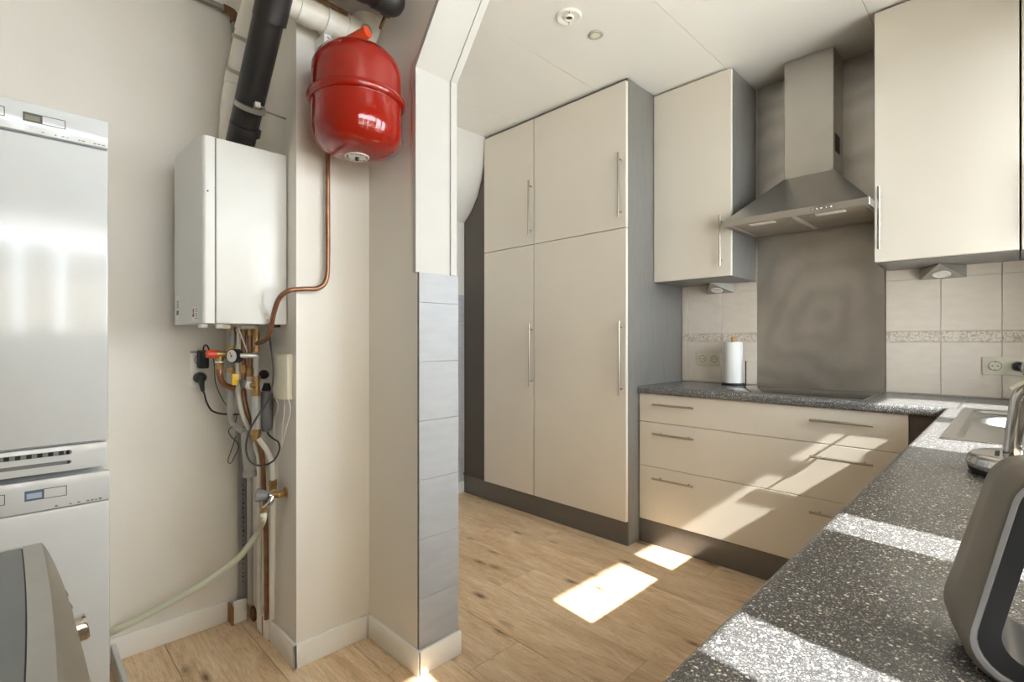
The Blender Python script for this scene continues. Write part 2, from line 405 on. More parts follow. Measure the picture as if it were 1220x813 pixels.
# cove along the far wall
pr = [(2.752, 2.65), (2.762, 2.56), (2.778, 2.46), (2.808, 2.35), (2.85, 2.245), (2.92, 2.15), (3.012, 2.066), (3.012, 2.65)]
struct('trim_cove', B().prism(pr, 0, XK, 2.487), 'white_paint', 50)
# partition lining with stop strip
def band(y_in, t, z0, x0, x1, yoff=0.0):
    k = 0.42 / 0.532
    P = [(y_in, z0), (y_in, 2.11), (y_in - 0.54 * k, 2.65), (y_in - 0.54 * k + t, 2.65), (y_in + t, 2.11 + t * .35), (y_in + t, z0)]
    return B().prism(P, 0, x0, x1)
ln = struct('trim_lining', band(1.472, 0.019, 1.40, 1.001, 1.176), 'lining_paint')
obj('stop_strip', band(1.466, 0.006, 1.40, 1.150, 1.178), 'lining_paint', ln)
# grey tiles on the end of the partition and on the far wall
wp = bpy.data.objects['wall_partition']
zs = [0.088, 0.260, 0.467, 0.674, 0.881, 1.088, 1.295, 1.40]
for z0, z1 in zip(zs, zs[1:]): obj('tile', B().box(1.013, 1.187, 1.468, 1.4768, z0 + .0006, z1 - .0006, 0.0008, 1), 'tile_grey', wp)
obj('tile_edging', B().box(1.0115, 1.0128, 1.4695, 1.4768, 0.088, 1.40), 'tile_edge', wp)
for z0, z1 in zip([0.088] + [0.26 + .207 * k for k in range(6)], [0.26 + .207 * k for k in range(6)] + [1.512]):
    for x0, x1 in ((XK, 1.62), (1.62, 2.05), (2.05, 2.484)):
        obj('tile', B().box(x0 + .001, x1 - .001, YF - .008, YF, z0 + .001, z1 - .001), 'tile_grey', wf)
# skirting boards
def skirt(name, x0, x1, y0, y1, h=0.087):
    return struct(name, B().box(x0, x1, y0, y1, 0, h, 0.004, 2), 'skirting')
skirt('baseboard_left', 0.20, 0.646, YL - .013, YL)
skirt('baseboard_pipe', XP - .013, XP, 1.797, 2.03)
skirt('baseboard_corner', XP - .013, XC - .0131, YB - .013, YB)
skirt('baseboard_partition', XC - .013, XC, 1.455, YB - .013)
skirt('baseboard_end', XC - .0129, 1.192, 1.455, 1.468)
skirt('baseboard_far', XK, 2.48, YF - .014, YF)
# cut skirting pieces round the pipes in the corner
skirt('baseboard_offcut', 0.655, 0.706, 2.262, 2.275, 0.092)
single('skirting_block', B().box(0.711, 0.727, 2.05, 2.095, 0, .095, .002), 'skirting', 'small white skirting block between the copper and white pipes', 'block')
single('skirting_block', B().box(0.711, 0.727, 2.115, 2.165, 0, .10, .002), 'skirting', 'small white skirting block beside the pipe elbow in the corner', 'block')
single('wooden_batten', B().box(0.6465, 0.6545, 2.255, 2.314, 0, .075, .001, 1), 'wood_raw', 'raw brown wooden batten at the cut skirting under grey drain pipe', 'batten')
single('wooden_batten', B().box(.714, .726, 2.098, 2.112, 0, .07, .001, 1), 'wood_raw', 'raw brown wooden batten between two small white skirting blocks', 'batten')

# ------------------------------------------------------------------ tiles of the hob wall
cols = [(1.516, 1.555), (1.297, 1.516), (1.086, 1.297), (0.257, 0.469), (0.048, 0.257), (-0.165, 0.048), (-0.40, -0.165)]
for y0, y1 in cols:
    for z0, z1, m in ((0.903, 1.155, 'tile_cream'), (1.155, 1.207, 'tile_border'), (1.207, 1.4615, 'tile_cream'), (1.4615, 1.70, 'tile_cream')):
        obj('border_tile' if m == 'tile_border' else 'tile', B().box(XW - .007, XW, y0 + .0011, y1 - .0011, z0 + .0011, z1 - .0011, 0.0012, 1), m, wb)

# ------------------------------------------------------------------ kitchen cabinets
def bar_handle_v(parent, x_face, y, z0, z1, off=0.032):
    b = B().tube([(x_face - off, y, z0), (x_face - off, y, z1)], 0.006, 12)
    for z in (z0 + .035, z1 - .035): b.tube([(x_face - off, y, z), (x_face, y, z)], 0.0045, 8)
    return obj('handle', b, 'handle_steel', parent)
def bar_handle_h(parent, x_face, y0, y1, z, off=0.0325):
    b = B().tube([(x_face - off, y0, z), (x_face - off, y1, z)], 0.006, 12)
    for y in (y0 + .035, y1 - .035): b.tube([(x_face - off, y, z), (x_face, y, z)], 0.0045, 8)
    return obj('handle', b, 'handle_steel', parent)
# tall cupboard
TX = 2.465
t = thing('tall_cupboard', (2.8, 2.155, 0), 'tall cream four-door cupboard with grey side panel reaching the ceiling', 'cupboard')
obj('carcass', B().box(TX + .023, 3.139, 1.574, 2.753, 0.13, 2.638), 'cabinet_grey', t)
obj('side_panel', B().box(TX + .021, 3.133, 1.556, 1.574, 0.0, 2.644), 'cabinet_grey', t)
obj('plinth', B().box(TX + .016, TX + .03, 1.555, 3.005, 0.0, 0.134), 'plinth_steel', t)
obj('filler_panel', B().prism([(2.756, .134), (3.006, .134), (3.006, 2.066), (2.92, 2.145), (2.85, 2.24), (2.808, 2.345), (2.778, 2.455), (2.756, 2.6)], 0, 2.488, 2.506), 'filler_grey', t)
obj('filler_bead', B().box(2.474, 2.488, 2.762, 3.006, .135, .152, .004), 'filler_grey', t)
obj('top_trim', B().box(TX + .012, TX + .03, 1.556, 2.753, 2.632, 2.646), 'plinth_steel', t)
def door(parent, x_face, y0, y1, z0, z1, hy, hz0, hz1, th=.022):
    d = obj('door', B().box(x_face, x_face + th, y0, y1, z0, z1, .0012, 1), 'cabinet_cream', parent)
    bar_handle_v(d, x_face, hy, hz0, hz1); return d
door(t, TX, 2.2665, 2.752, 1.803, 2.630, 2.281, 1.86, 2.22)
door(t, TX, 1.558, 2.2585, 1.803, 2.630, 1.589, 1.857, 2.223)
door(t, TX, 2.2665, 2.752, 0.138, 1.799, 2.275, 0.86, 1.272)
door(t, TX, 1.558, 2.2585, 0.138, 1.799, 1.584, 0.853, 1.272)
# wall cupboards
UX = 2.765
def wall_cupboard(y0, y1, hy, label):
    t = thing('wall_cupboard', (2.95, (y0 + y1) / 2, 1.515), label, 'cupboard')
    obj('carcass', B().box(UX + .024, 3.132, y0, y1, 1.512, 2.642), 'cabinet_grey', t)
    door(t, UX, y0 + .001, y1 - .002, 1.515, 2.636, hy, 1.568, 1.845)
    return t
wall_cupboard(1.092, 1.554, 1.141, 'cream wall cupboard between the tall cupboard and the cooker hood')
wall_cupboard(-0.006, 0.457, 0.434, 'cream wall cupboard beside the cooker hood above the double socket and sink')
wall_cupboard(-0.396, -0.010, -0.05, 'cream wall cupboard in the corner by the window wall')
# drawer unit
DX = 2.598
t = thing('drawer_unit', (2.85, .935, 0), 'wide cream base unit with three long drawers under the hob', 'drawer unit')
obj('carcass', B().box(DX + .024, 3.139, .205, 1.553, .13, .858), 'cabinet_grey', t)
obj('plinth', B().box(DX + .004, DX + .02, .10, 1.553, 0, .132), 'plinth_steel', t)
obj('corner_filler', B().box(DX + .012, DX + .023, .165, .311, .134, .857), 'filler_grey', t)
for z0, z1, zh in ((.699, .858, .803), (.446, .696, .638), (.136, .443, .386)):
    d = obj('drawer', B().box(DX, DX + .022, .314, 1.551, z0, z1, .0012, 1), 'cabinet_cream', t)
    bar_handle_h(d, DX, 1.214, 1.452, zh); bar_handle_h(d, DX, .427, .665, zh)
# base cupboards below the window worktop
t = thing('base_cupboard', (1.05, -.12, 0), 'cream base cupboards under the long worktop by the window', 'cupboard')
obj('carcass', B().box(-.44, 2.60, -.39, .136, .13, .70).box(-.44, 1.70, -.39, .136, .70, .858), 'cabinet_grey', t)
obj('plinth', B().box(-.44, 2.60, .09, .104, 0, .13), 'plinth_steel', t)
for k in range(5):
    x0 = -.44 + .606 * k
    d = obj('door', B().box(x0 + .002, min(x0 + .604, 2.58), .137, .158, .135, .855, .0012, 1), 'cabinet_cream', t)
    obj('handle', B().tube([(x0 + .2, .19, .79), (x0 + .4, .19, .79)], .006).tube([(x0 + .23, .19, .79), (x0 + .23, .158, .79)], .0045, 8).tube([(x0 + .37, .19, .79), (x0 + .37, .158, .79)], .0045, 8), 'handle_steel', d)

# ------------------------------------------------------------------ worktops
def nose(p, thick=.040, z=.90, r=.017, n=6):
    """bullnose outline around front coordinate 0, interior toward p<0; returns list of (p, z)"""
    L = [(p, z)]
    L += [(-r + r * math.sin(a), z - r + r * math.cos(a)) for a in [i * math.pi / 2 / n for i in range(n + 1)]]
    L += [(-.008 + .008 * math.cos(a), z - thick + .008 - .008 * math.sin(a)) for a in [i * math.pi / 2 / 3 for i in range(4)]]
    L += [(p, z - thick)]
    return L
b = B()
b.prism([(.20 + p, z) for p, z in nose(-.07)], 0, -.45, 2.563)                    # front strip Y .13 .. .20
b.box(-.45, 1.775, YR, .13, .86, .90).box(1.775, 2.58, YR, -.33, .86, .90).box(2.58, 3.133, YR, .13, .86, .90).box(2.563, 3.133, .13, .160, .86, .90)
wt = single('worktop', b, 'worktop_speckle', 'long speckled grey worktop in front of the window, holding the sink', 'worktop')
wt['category'] = 'worktop'
obj('edge_beading', B().box(-.45, 2.56, .192, .1985, .8545, .8595), 'beading', wt)
b = B().prism([(2.582 - p, z) for p, z in nose(-.083)], 1, .2005, 1.554)
b.box(2.665, 3.133, .2005, 1.554, .86, .90).box(2.567, 3.133, .1645, .2005, .86, .90)
wt2 = single('worktop', b, 'worktop_speckle', 'shorter speckled grey worktop holding the hob against steel backsplash', 'worktop')
obj('joint_strip', B().box(2.575, 3.133, .1603, .1642, .862, .9012), 'handle_steel', wt2)

# hob
t = thing('hob', (2.86, .775, .90), 'flat black glass induction hob let into the worktop', 'hob')
obj('glass_top', B().box(2.634, 3.09, .476, 1.076, .9005, .9045, .0015, 2), 'glass_black', t)
obj('edge_trim', B().box(2.630, 2.634, .472, 1.08, .9005, .904).box(3.09, 3.094, .472, 1.08, .9005, .904).box(2.634, 3.09, .472, .476, .9005, .904).box(2.634, 3.09, 1.076, 1.08, .9005, .904), 'handle_steel', t)
# backsplash
single('steel_backsplash', B().box(3.132, 3.139, .472, 1.084, .903, 2.646), 'splash_steel', 'brushed stainless steel backsplash panel behind hob rising to the ceiling', 'backsplash')

# ------------------------------------------------------------------ cooker hood
HY0, HY1, HX = .455, 1.09, 2.658
t = thing('cooker_hood', (2.9, .77, 1.757), 'stainless steel chimney cooker hood with five round buttons above hob', 'cooker hood')
b = B().box(HX, HX + .012, HY0, HY1, 1.757, 1.790, .001, 1).box(HX + .012, 3.131, HY0, HY0 + .006, 1.757, 1.790).box(HX + .012, 3.131, HY1 - .006, HY1, 1.757, 1.790).box(3.119, 3.131, HY0, HY1, 1.757, 1.79)
obj('rim', b, 'hood_steel', t)
a = [(HX + .004, HY0 + .002, 1.788), (3.131, HY0 + .002, 1.788), (3.131, HY1 - .002, 1.788), (HX + .004, HY1 - .002, 1.788)]
c = [(2.935, .650, 2.022), (3.131, .650, 2.022), (3.131, .882, 2.022), (2.935, .882, 2.022)]
obj('canopy', B().add(a + c, [(3, 2, 1, 0), (4, 5, 6, 7), (0, 1, 5, 4), (1, 2, 6, 5), (2, 3, 7, 6), (3, 0, 4, 7)]), 'hood_steel', t)
ch = obj('chimney', B().box(2.937, 3.131, .652, .880, 2.022, 2.644, .002, 1), 'hood_steel', t)
for y, z in ((.872, 2.54), (.661, 2.54), (.872, 2.035), (.661, 2.035)):
    obj('screw', B().lathe([(.004, 0), (.004, .002), (0, .003)], (2.937, y, z), (-1, 0, 0), 10), 'filter_steel', ch)
vs = obj('vent_slot', B().box(2.965, 3.055, .6505, .6525, 2.125, 2.215), 'dark', ch)
bp = obj('bottom_plate', B().box(HX + .012, 3.119, HY0 + .006, HY1 - .006, 1.770, 1.776), 'plastic_white', t)
for y0, y1 in ((HY0 + .03, .757), (.785, HY1 - .03)):
    f = obj('grease_filter', B().box(HX + .05, 3.10, y0, y1, 1.764, 1.770, .002, 1), 'filter_steel', t)
    obj('lamp_cover', B().box(HX + .058, HX + .10, (y0 + y1) / 2 - .06, (y0 + y1) / 2 + .06, 1.760, 1.764, .001, 1), 'plastic_white', f)
for k in range(5):
    obj('button', B().lathe([(.0055, 0), (.0055, .004), (.004, .006), (0, .006)], (HX, .602 + .0195 * k, 1.774), (-1, 0, 0), 12), 'chrome', t)

# ------------------------------------------------------------------ under-cupboard lights, sockets, paper roll
def under_light(y, label):
    t = thing('under_cupboard_light', (3.05, y, 1.455), label, 'lamp', 'triangular lights below the wall cupboards')
    # wedge: back on the wall, top under the cupboard, sloped triangular face with spot
    A = [(3.131, y - .085, 1.455), (3.131, y + .085, 1.455), (2.985, y, 1.511), (3.131, y - .085, 1.511), (3.131, y + .085, 1.511)]
    obj('housing', B().add(A, [(0, 2, 1), (3, 4, 2), (0, 1, 4, 3), (0, 3, 2), (1, 2, 4)]), 'clamp_steel', t, 10)
    n = Vector((-.056, 0, -.146)).normalized()
    p = Vector((3.085, y, 1.4726)) + n * .0005
    obj('spot', B().lathe([(.034, -.001), (.034, .003), (.028, .004), (.027, .001), (.018, .002), (0, .003)], p, n, 20), 'plastic_white', t)
under_light(1.305, 'small triangular grey light below wall cupboard by paper roll')
under_light(.25, 'small triangular grey light below wall cupboard by the sink')

def socket_round(parent, p, n, m='socket_cream', r=.020):
    f = obj('socket_face', B().lathe([(r, 0), (r, .0006), (0, .0008)], p, n, 24), m, parent)
    obj('socket_ring', B().lathe([(r, 0), (r + .002, 0), (r + .002, .0022), (r, .0022), (r, 0)], p, n, 28), 'print_grey', f)
    up = Vector((0, 0, 1)); side = up.cross(Vector(n))
    b = B()
    for s in (-1, 1): b.tube([Vector(p) + side * s * .009 + Vector(n) * .0009, Vector(p) + side * s * .009 + Vector(n) * .0024], .0028, 8)
    for s in (-1, 1): b.tube([Vector(p) + up * s * (r - .003) + Vector(n) * .0009, Vector(p) + up * s * (r - .003) + Vector(n) * .002], .0022, 6)
    obj('contact_hole', b, 'dark_grey_plastic', f)
FX = 3.133
t = thing('double_socket', (FX, 1.3755, 1.006), 'cream double wall socket on the tiles beside the paper roll', 'socket')
obj('plate', B().box(FX - .008, FX, 1.300, 1.451, 1.006, 1.088, .002), 'socket_cream', t)
for y in (1.415, 1.338): socket_round(t, (FX - .0082, y, 1.047), (-1, 0, 0))
t = thing('double_socket', (FX, .036, 1.008), 'cream double wall socket on the tiles behind the tap', 'socket')
obj('plate', B().box(FX - .008, FX, -.041, .111, 1.008, 1.089, .002), 'socket_cream', t)
for y in (.070, -.004): socket_round(t, (FX - .0082, y, 1.049), (-1, 0, 0))
t = thing('black_plug', (FX - .03, -.004, 1.03), 'round black plug pushed into the double socket behind the tap', 'plug')
obj('plug_body', B().lathe([(.019, 0), (.019, .018), (.014, .030), (.008, .036), (0, .036)], (FX - .011, -.004, 1.049), (-1, 0, 0), 18), 'cable_black', t)
obj('cable', B().tube([(FX - .045, -.004, 1.049), (FX - .06, -.006, 1.04), (FX - .06, -.03, 1.0), (FX - .03, -.06, .92), (FX - .02, -.10, .905)], .0035, 8, 6), 'cable_black', t)

t = thing('paper_towel_holder', (3.03, 1.183, .90), 'white kitchen paper roll on a black holder with wooden tip', 'paper roll')
px, pyy = 3.035, 1.186
obj('base', B().lathe([(.066, 0), (.066, .008), (.06, .012), (0, .012)], (px, pyy, .9005), (0, 0, 1), 28), 'dark', t)
obj('paper_roll', B().lathe([(.018, .0), (.049, 0), (.0505, .004), (.0505, .236), (.049, .24), (.018, .24)], (px, pyy, .9135), (0, 0, 1), 32), 'paper_white', t)
obj('wooden_tip', B().lathe([(.012, 0), (.013, .016), (.012, .03), (0, .031)], (px, pyy, 1.154), (0, 0, 1), 16), 'wood_light', t)
obj('core_rod', B().tube([(px, pyy, .912), (px, pyy, 1.155)], .008, 8), 'dark', t)
ar = onX(888.5, 457, 3.02)
obj('tear_arm', B().tube([(3.02, ar.y, .906), (3.02, ar.y, 1.045)], .0035, 8).tube([(px, pyy, .906), (3.02, ar.y, .906)], .0035, 8), 'dark', t)

# ------------------------------------------------------------------ sink
t = thing('sink', (2.18, -.1, .90), 'inset stainless steel sink with drainer tray and round bowl', 'sink')
sx0, sx1, sy0, sy1 = 1.757, 2.60, -.35, .148
def sink_z(x, y):
    def rr(cx, cy, hx, hy, r):
        dx = max(abs(x - cx) - hx + r, 0); dy = max(abs(y - cy) - hy + r, 0)
        ins = max(abs(x - cx) - hx, abs(y - cy) - hy)
        return math.hypot(dx, dy) - r if (dx > 0 and dy > 0) else max(ins, -1)
    sm = lambda e0, e1, q: (lambda t_: t_ * t_ * (3 - 2 * t_))(max(0, min(1, (q - e0) / (e1 - e0))))
    z = .9045
    d = rr((sx0 + sx1) / 2, (sy0 + sy1) / 2, (sx1 - sx0) / 2 - .045, (sy1 - sy0) / 2 - .035, .03)
    z -= .012 * sm(0.004, -0.008, d) if d < .004 else 0
    q = math.hypot(x - 2.35, y + .09) - .195
    if q < 0.004: z -= .15 * sm(.004, -.06, q)
    for k in range(5):
        yy = .06 - .055 * k
        if 1.84 < x < 2.06 and abs(y - yy) < .012: z += .0025 * math.cos((y - yy) / .012 * math.pi / 2) * min(1, (x - 1.84) / .02, (2.06 - x) / .02)
    e = min(x - sx0, sx1 - x, y - sy0, sy1 - y)
    if e < .004: z = .9008 + (z - .9008) * max(0, e / .004)
    return z
NX, NY = 150, 96
vs = [(sx0 + (sx1 - sx0) * i / NX, sy0 + (sy1 - sy0) * j / NY) for i in range(NX + 1) for j in range(NY + 1)]
vs = [(x, y, sink_z(x, y)) for x, y in vs]
fs = [(i * (NY + 1) + j, (i + 1) * (NY + 1) + j, (i + 1) * (NY + 1) + j + 1, i * (NY + 1) + j + 1) for i in range(NX) for j in range(NY)]
obj('basin', B().add(vs, fs), 'sink_steel', t, 60)
obj('drain', B().lathe([(.042, 0), (.042, .002), (.03, .004), (0, .003)], (2.35, -.09, .7455), (0, 0, 1), 20), 'chrome', t)

# tap with oval slotted foot
t = thing('mixer_tap', (1.40, 0, .90), 'chrome gooseneck tap with clear lever rising from an oval slotted foot', 'tap')
def oval(cx, cy, ax, ay, prof, n=36):
    vs = []; fs = []
    for k, (s, z) in enumerate(prof):
        vs += [(cx + ax * s * math.cos(2 * math.pi * j / n), cy + ay * s * math.sin(2 * math.pi * j / n), z) for j in range(n)]
    for k in range(len(prof) - 1):
        fs += [(k * n + j, k * n + (j + 1) % n, (k + 1) * n + (j + 1) % n, (k + 1) * n + j) for j in range(n)]
    fs += [tuple(range(n - 1, -1, -1)), tuple((len(prof) - 1) * n + j for j in range(n))]
    return B().add(vs, fs)
ox, oy, oa, ob_ = 1.385, -.005, .098, .080
obj('foot_pad', oval(ox, oy, oa, ob_, [(.90, .9005), (.95, .904), (.96, .912), (.9, .912)]), 'dark', t)
ft = obj('foot', oval(ox, oy, oa, ob_, [(.97, .9121), (1.0, .917), (1.0, .924), (.97, .932), (.9, .9365), (.6, .938), (.02, .938)]), 'chrome', t)
for dy in (0.028, 0.008): obj('slot', B().box(ox - .03, ox + .03, dy - .0035, dy + .0035, .938, .9388), 'dark', ft)
obj('slot', B().box(ox - oa + .001, ox - oa + .02, .012, .028, .917, .923), 'dark', ft)
obj('stem', B().tube([(1.405, .0065, .938), (1.405, .0045, .98), (1.405, -.001, 1.03), (1.405, -.005, 1.05), (1.405, -.018, 1.068), (1.405, -.05, 1.078), (1.405, -.10, 1.07), (1.405, -.13, 1.04)], .0135, 16, 6), 'chrome', t)
obj('collar', B().tube([(1.405, .0065, .938), (1.405, .006, .955)], .0145, 16), 'chrome', t)
rg = obj('lever_ring', B().tube([Vector((1.395, -.022, 1.106)) + Vector((.004 * math.cos(k * math.pi / 10), .014 * math.cos(k * math.pi / 10), .017 * math.sin(k * math.pi / 10))) for k in range(21)], .0035, 8).tube([(1.395, -.022, 1.09), (1.40, -.022, 1.075)], .005, 10), 'chrome', t)
obj('lever', B().tube([(1.395, -.018, 1.088), (1.395, .010, 1.066)], [.005, .0045], 10), 'lever_clear', t)

# grey frame-shaped appliance on the worktop
t = thing('frame_stand', (.56, -.09, .90), 'grey rounded frame with black inner rim standing on the worktop near tap', 'appliance')
def rounded(poly, r, n=7):
    out = []; k = len(poly)
    for i in range(k):
        p0, p1, p2 = Vector(poly[i - 1]), Vector(poly[i]), Vector(poly[(i + 1) % k])
        d0 = (p0 - p1).normalized(); d1 = (p2 - p1).normalized(); ang = d0.angle(d1); q = r / math.tan(ang / 2)
        a = p1 + d0 * q; c_ = p1 + d1 * q; bis = (d0 + d1).normalized(); cen = p1 + bis * (r / math.sin(ang / 2))
        va = a - cen; vb = c_ - cen; tot = va.angle(vb); sgn = 1 if va.x * vb.y - va.y * vb.x > 0 else -1
        for j in range(n + 1):
            th = sgn * tot * j / n; out.append((cen.x + va.x * math.cos(th) - va.y * math.sin(th), cen.y + va.x * math.sin(th) + va.y * math.cos(th)))
    return out
def inset(poly, d):
    k = len(poly); out = []
    for i in range(k):
        p0, p1, p2 = Vector(poly[i - 1]), Vector(poly[i]), Vector(poly[(i + 1) % k])
        n0 = Vector((-(p1 - p0).y, (p1 - p0).x)).normalized(); n1 = Vector((-(p2 - p1).y, (p2 - p1).x)).normalized()
        m_ = (n0 + n1); m_ = m_ / (1 + n0.dot(n1)); out.append(tuple(p1 + m_ * d))
    return out
FACE = [(.0370, .9005), (.0005, 1.067), (-.185, 1.067), (-.225, .9005)]      # outline of the front face (Y, Z)
BACK = [(.0565, .9005), (.0130, 1.066), (-.20, 1.066), (-.24, .9005)]        # wider outline at the back
def ringloft(specs, n=7):
    vs = []; K = None
    for (x, off, rad, k) in specs:
        pl = [(f[0] * (1 - k) + g[0] * k, f[1] * (1 - k) + g[1] * k) for f, g in zip(FACE, BACK)]
        pl = rounded([tuple(q) for q in inset(pl, off)], rad, n); K = len(pl)
        vs += [(x, p[0], p[1]) for p in pl]
    M = len(specs)
    fs = [(i * K + j, i * K + (j + 1) % K, ((i + 1) % M) * K + (j + 1) % K, ((i + 1) % M) * K + j) for i in range(M) for j in range(K)]
    return B().add(vs, fs)
obj('shell', ringloft([(.5255, .003, .028, 0), (.530, .0, .030, .1), (.565, 0, .030, .6), (.60, 0, .030, 1), (.604, .004, .027, 1), (.604, .012, .022, 1), (.5255, .0073, .026, 0)]), 'stand_grey', t, 60)
obj('bezel', ringloft([(.5235, .0035, .028, 0), (.5235, .0065, .026, 0), (.527, .0075, .025, 0), (.527, .0035, .028, 0)]), 'bezel_light', t, 60)
obj('inner_rim', ringloft([(.5255, .0074, .025, 0), (.528, .0195, .018, 0), (.60, .022, .016, .3), (.60, .0128, .024, .95)]), 'stand_black', t, 60)

# ------------------------------------------------------------------ stacked white appliances
FY = 1.70
def frame_rect(x0, x1, z0, z1, y, w=.0013):
    return B().box(x0, x1, y - .0008, y, z1 - w, z1).box(x0, x1, y - .0008, y, z0, z0 + w).box(x0, x0 + w, y - .0008, y, z0, z1).box(x1 - w, x1, y - .0008, y, z0, z1)
def print_row(x0, x1, z, y, h=.004, gaps=0.35):
    b = B(); x = x0
    while x < x1:
        w = random.uniform(.003, .007)
        if random.random() > gaps: b.box(x, x + w, y - .0004, y, z, z + h * random.uniform(.6, 1))
        x += w + .003
    return b
t = thing('refrigerator', (-.11, 2.0, .83), 'white upper appliance with slotted vent strip, stacked on the other one', 'refrigerator')
obj('body', B().box(-.412, .188, FY + .024, 2.30, .832, 1.738, .006, 2), 'appliance_white', t)
cp = obj('control_panel', B().box(-.412, .190, FY, FY + .023, 1.668, 1.740, .003, 2), 'appliance_white', t)
obj('door', B().box(-.412, .190, FY, FY + .023, .899, 1.662, .004, 2), 'appliance_white', t)
vp = obj('vent_panel', B().box(-.412, .188, FY + .001, FY + .023, .8305, .894, .003, 2), 'appliance_white', t)
d = obj('display', B().box(.0275, .0610, FY - .001, FY, 1.694, 1.716, .0004, 1), 'display_dark', cp)
obj('screen_window', B().box(.031, .0575, FY - .0014, FY - .001, 1.6985, 1.710), 'display_green', cp)
obj('display_frame', frame_rect(.0610, .1050, 1.694, 1.716, FY), 'dark', cp)
obj('button_frame', frame_rect(-.045, -.0035, 1.694, 1.717, FY), 'dark', cp)
p = obj('printed_text', print_row(.045, .178, 1.6735, FY, .003), 'print_grey', cp); p['kind'] = 'stuff'
sl = obj('vent_slot', B().box(-.34, .112, FY - .0003, FY + .001, .8725, .8835).lathe([(.0055, 0), (.0055, .0013)], (.112, FY + .001, .878), (0, -1, 0), 16), 'pipe_grey', vp)
for k in range(22):
    x = .092 - .0195 * k
    obj('vent_hole', B().box(x, x + .0095, FY - .0008, FY - .0003, .873, .883), 'dark', vp)
obj('vent_slot', B().box(-.34, .112, FY - .0003, FY + .001, .849, .858).lathe([(.0045, 0), (.0045, .0013)], (.112, FY + .001, .8535), (0, -1, 0), 16), 'pipe_grey', vp)
t = thing('freezer', (-.11, 2.0, 0), 'white lower appliance with blue display, standing on the floor behind washing machine', 'freezer')
obj('body', B().box(-.412, .190, FY + .024, 2.30, .0, .815, .006, 2), 'appliance_white', t)
cp = obj('control_panel', B().box(-.412, .1935, FY, FY + .023, .741, .817, .003, 2), 'appliance_white', t)
obj('door', B().box(-.412, .1935, FY, FY + .023, .03, .7385, .004, 2), 'appliance_white', t)
obj('display', B().box(.0305, .0640, FY - .001, FY, .770, .795, .0004, 1), 'display_blue', cp)
obj('screen_window', B().box(.034, .061, FY - .0014, FY - .001, .775, .788), 'display_lit', cp)
obj('display_frame', frame_rect(.0640, .1075, .770, .795, FY), 'dark', cp)
obj('button_frame', frame_rect(-.045, -.003, .770, .795, FY), 'dark', cp)
p = obj('printed_text', print_row(.085, .185, .7455, FY, .004), 'print_grey', cp); p['kind'] = 'stuff'
single('loose_board', B().box(.262, .277, 1.72, 2.298, 0, .072, .004, 2), 'appliance_white', 'loose white board on edge on the floor beside the white appliances', 'board')

# ------------------------------------------------------------------ silver washing machine, front towards the passage
t = thing('washing_machine', (-.26, .75, 0), 'silver washing machine with bowed front and chrome knob before white appliances', 'washing machine')
WY0, WY1, WZ = .455, 1.054, .852
ex = lambda y: .0385 - .06 * (y - .93) ** 2
wx = lambda y, z: ex(y) + .05 * math.sin(math.pi / 2 * max(0, min(1, (WZ - z) / .26))) ** .8
NY_ = 16
ys_ = [WY0 + (WY1 - WY0) * j / NY_ for j in range(NY_ + 1)]
zs_ = [.06, .25, .42, .55, .60, .64, .68, .71, .74, .77, .795, .815, .83, .842, .849, WZ]
obj('cabinet', B().prism([(-.53, WY0)] + [(ex(y) - .024, y) for y in ys_] + [(-.53, WY1)], 2, .06, .838), 'appliance_grey', t)
tp_ = obj('top_panel', B().prism([(-.53, WY0)] + [(ex(y) - .0225, y) for y in ys_] + [(-.53, WY1 - .004)], 2, .838, WZ - .001), 'appliance_top', t)
obj('top_edge', B().box(-.53, ex(WY1) - .023, WY1 - .004, WY1, .838, WZ + .001), 'steel_bright', t)
vs = []; fs = []
for z in zs_: vs += [(wx(y, z), y, z) for y in ys_]
n0 = len(vs); NZ_ = len(zs_) - 1
for z in zs_: vs += [(ex(y) - .021, y, z) for y in ys_]
q = lambda i, j, o=0: o + i * (NY_ + 1) + j
for i in range(NZ_):
    for j in range(NY_): fs += [(q(i, j), q(i, j + 1), q(i + 1, j + 1), q(i + 1, j)), (q(i, j, n0), q(i + 1, j, n0), q(i + 1, j + 1, n0), q(i, j + 1, n0))]
    fs += [(q(i, 0), q(i + 1, 0), q(i + 1, 0, n0), q(i, 0, n0)), (q(i, NY_), q(i, NY_, n0), q(i + 1, NY_, n0), q(i + 1, NY_))]
for j in range(NY_): fs += [(q(NZ_, j), q(NZ_, j + 1), q(NZ_, j + 1, n0), q(NZ_, j, n0)), (q(0, j), q(0, j, n0), q(0, j + 1, n0), q(0, j + 1))]
fp = obj('front_panel', B().add(vs, fs), 'silver', t, 40)
obj('seam_gasket', B().prism([(ex(y) - .0225, y) for y in ys_] + [(ex(y) - .021, y) for y in reversed(ys_)], 2, .10, WZ - .003), 'dark', t)
kz, ky = .737, .975
obj('knob', B().lathe([(.019, -.006), (.019, .013), (.017, .016), (0, .016)], (wx(ky, kz) - .004, ky, kz), (1, 0, .12), 24), 'chrome', fp)
for y_, z in ((1.02, .778), (1.02, .757)): obj('button', B().lathe([(.007, -.004), (.007, .002), (.005, .003), (0, .003)], (wx(y_, z) - .002, y_, z), (1, 0, .5), 14), 'silver', fp)
obj('plinth', B().box(-.52, .02, WY0 + .01, WY1 - .01, 0, .058), 'dark_grey_plastic', t)

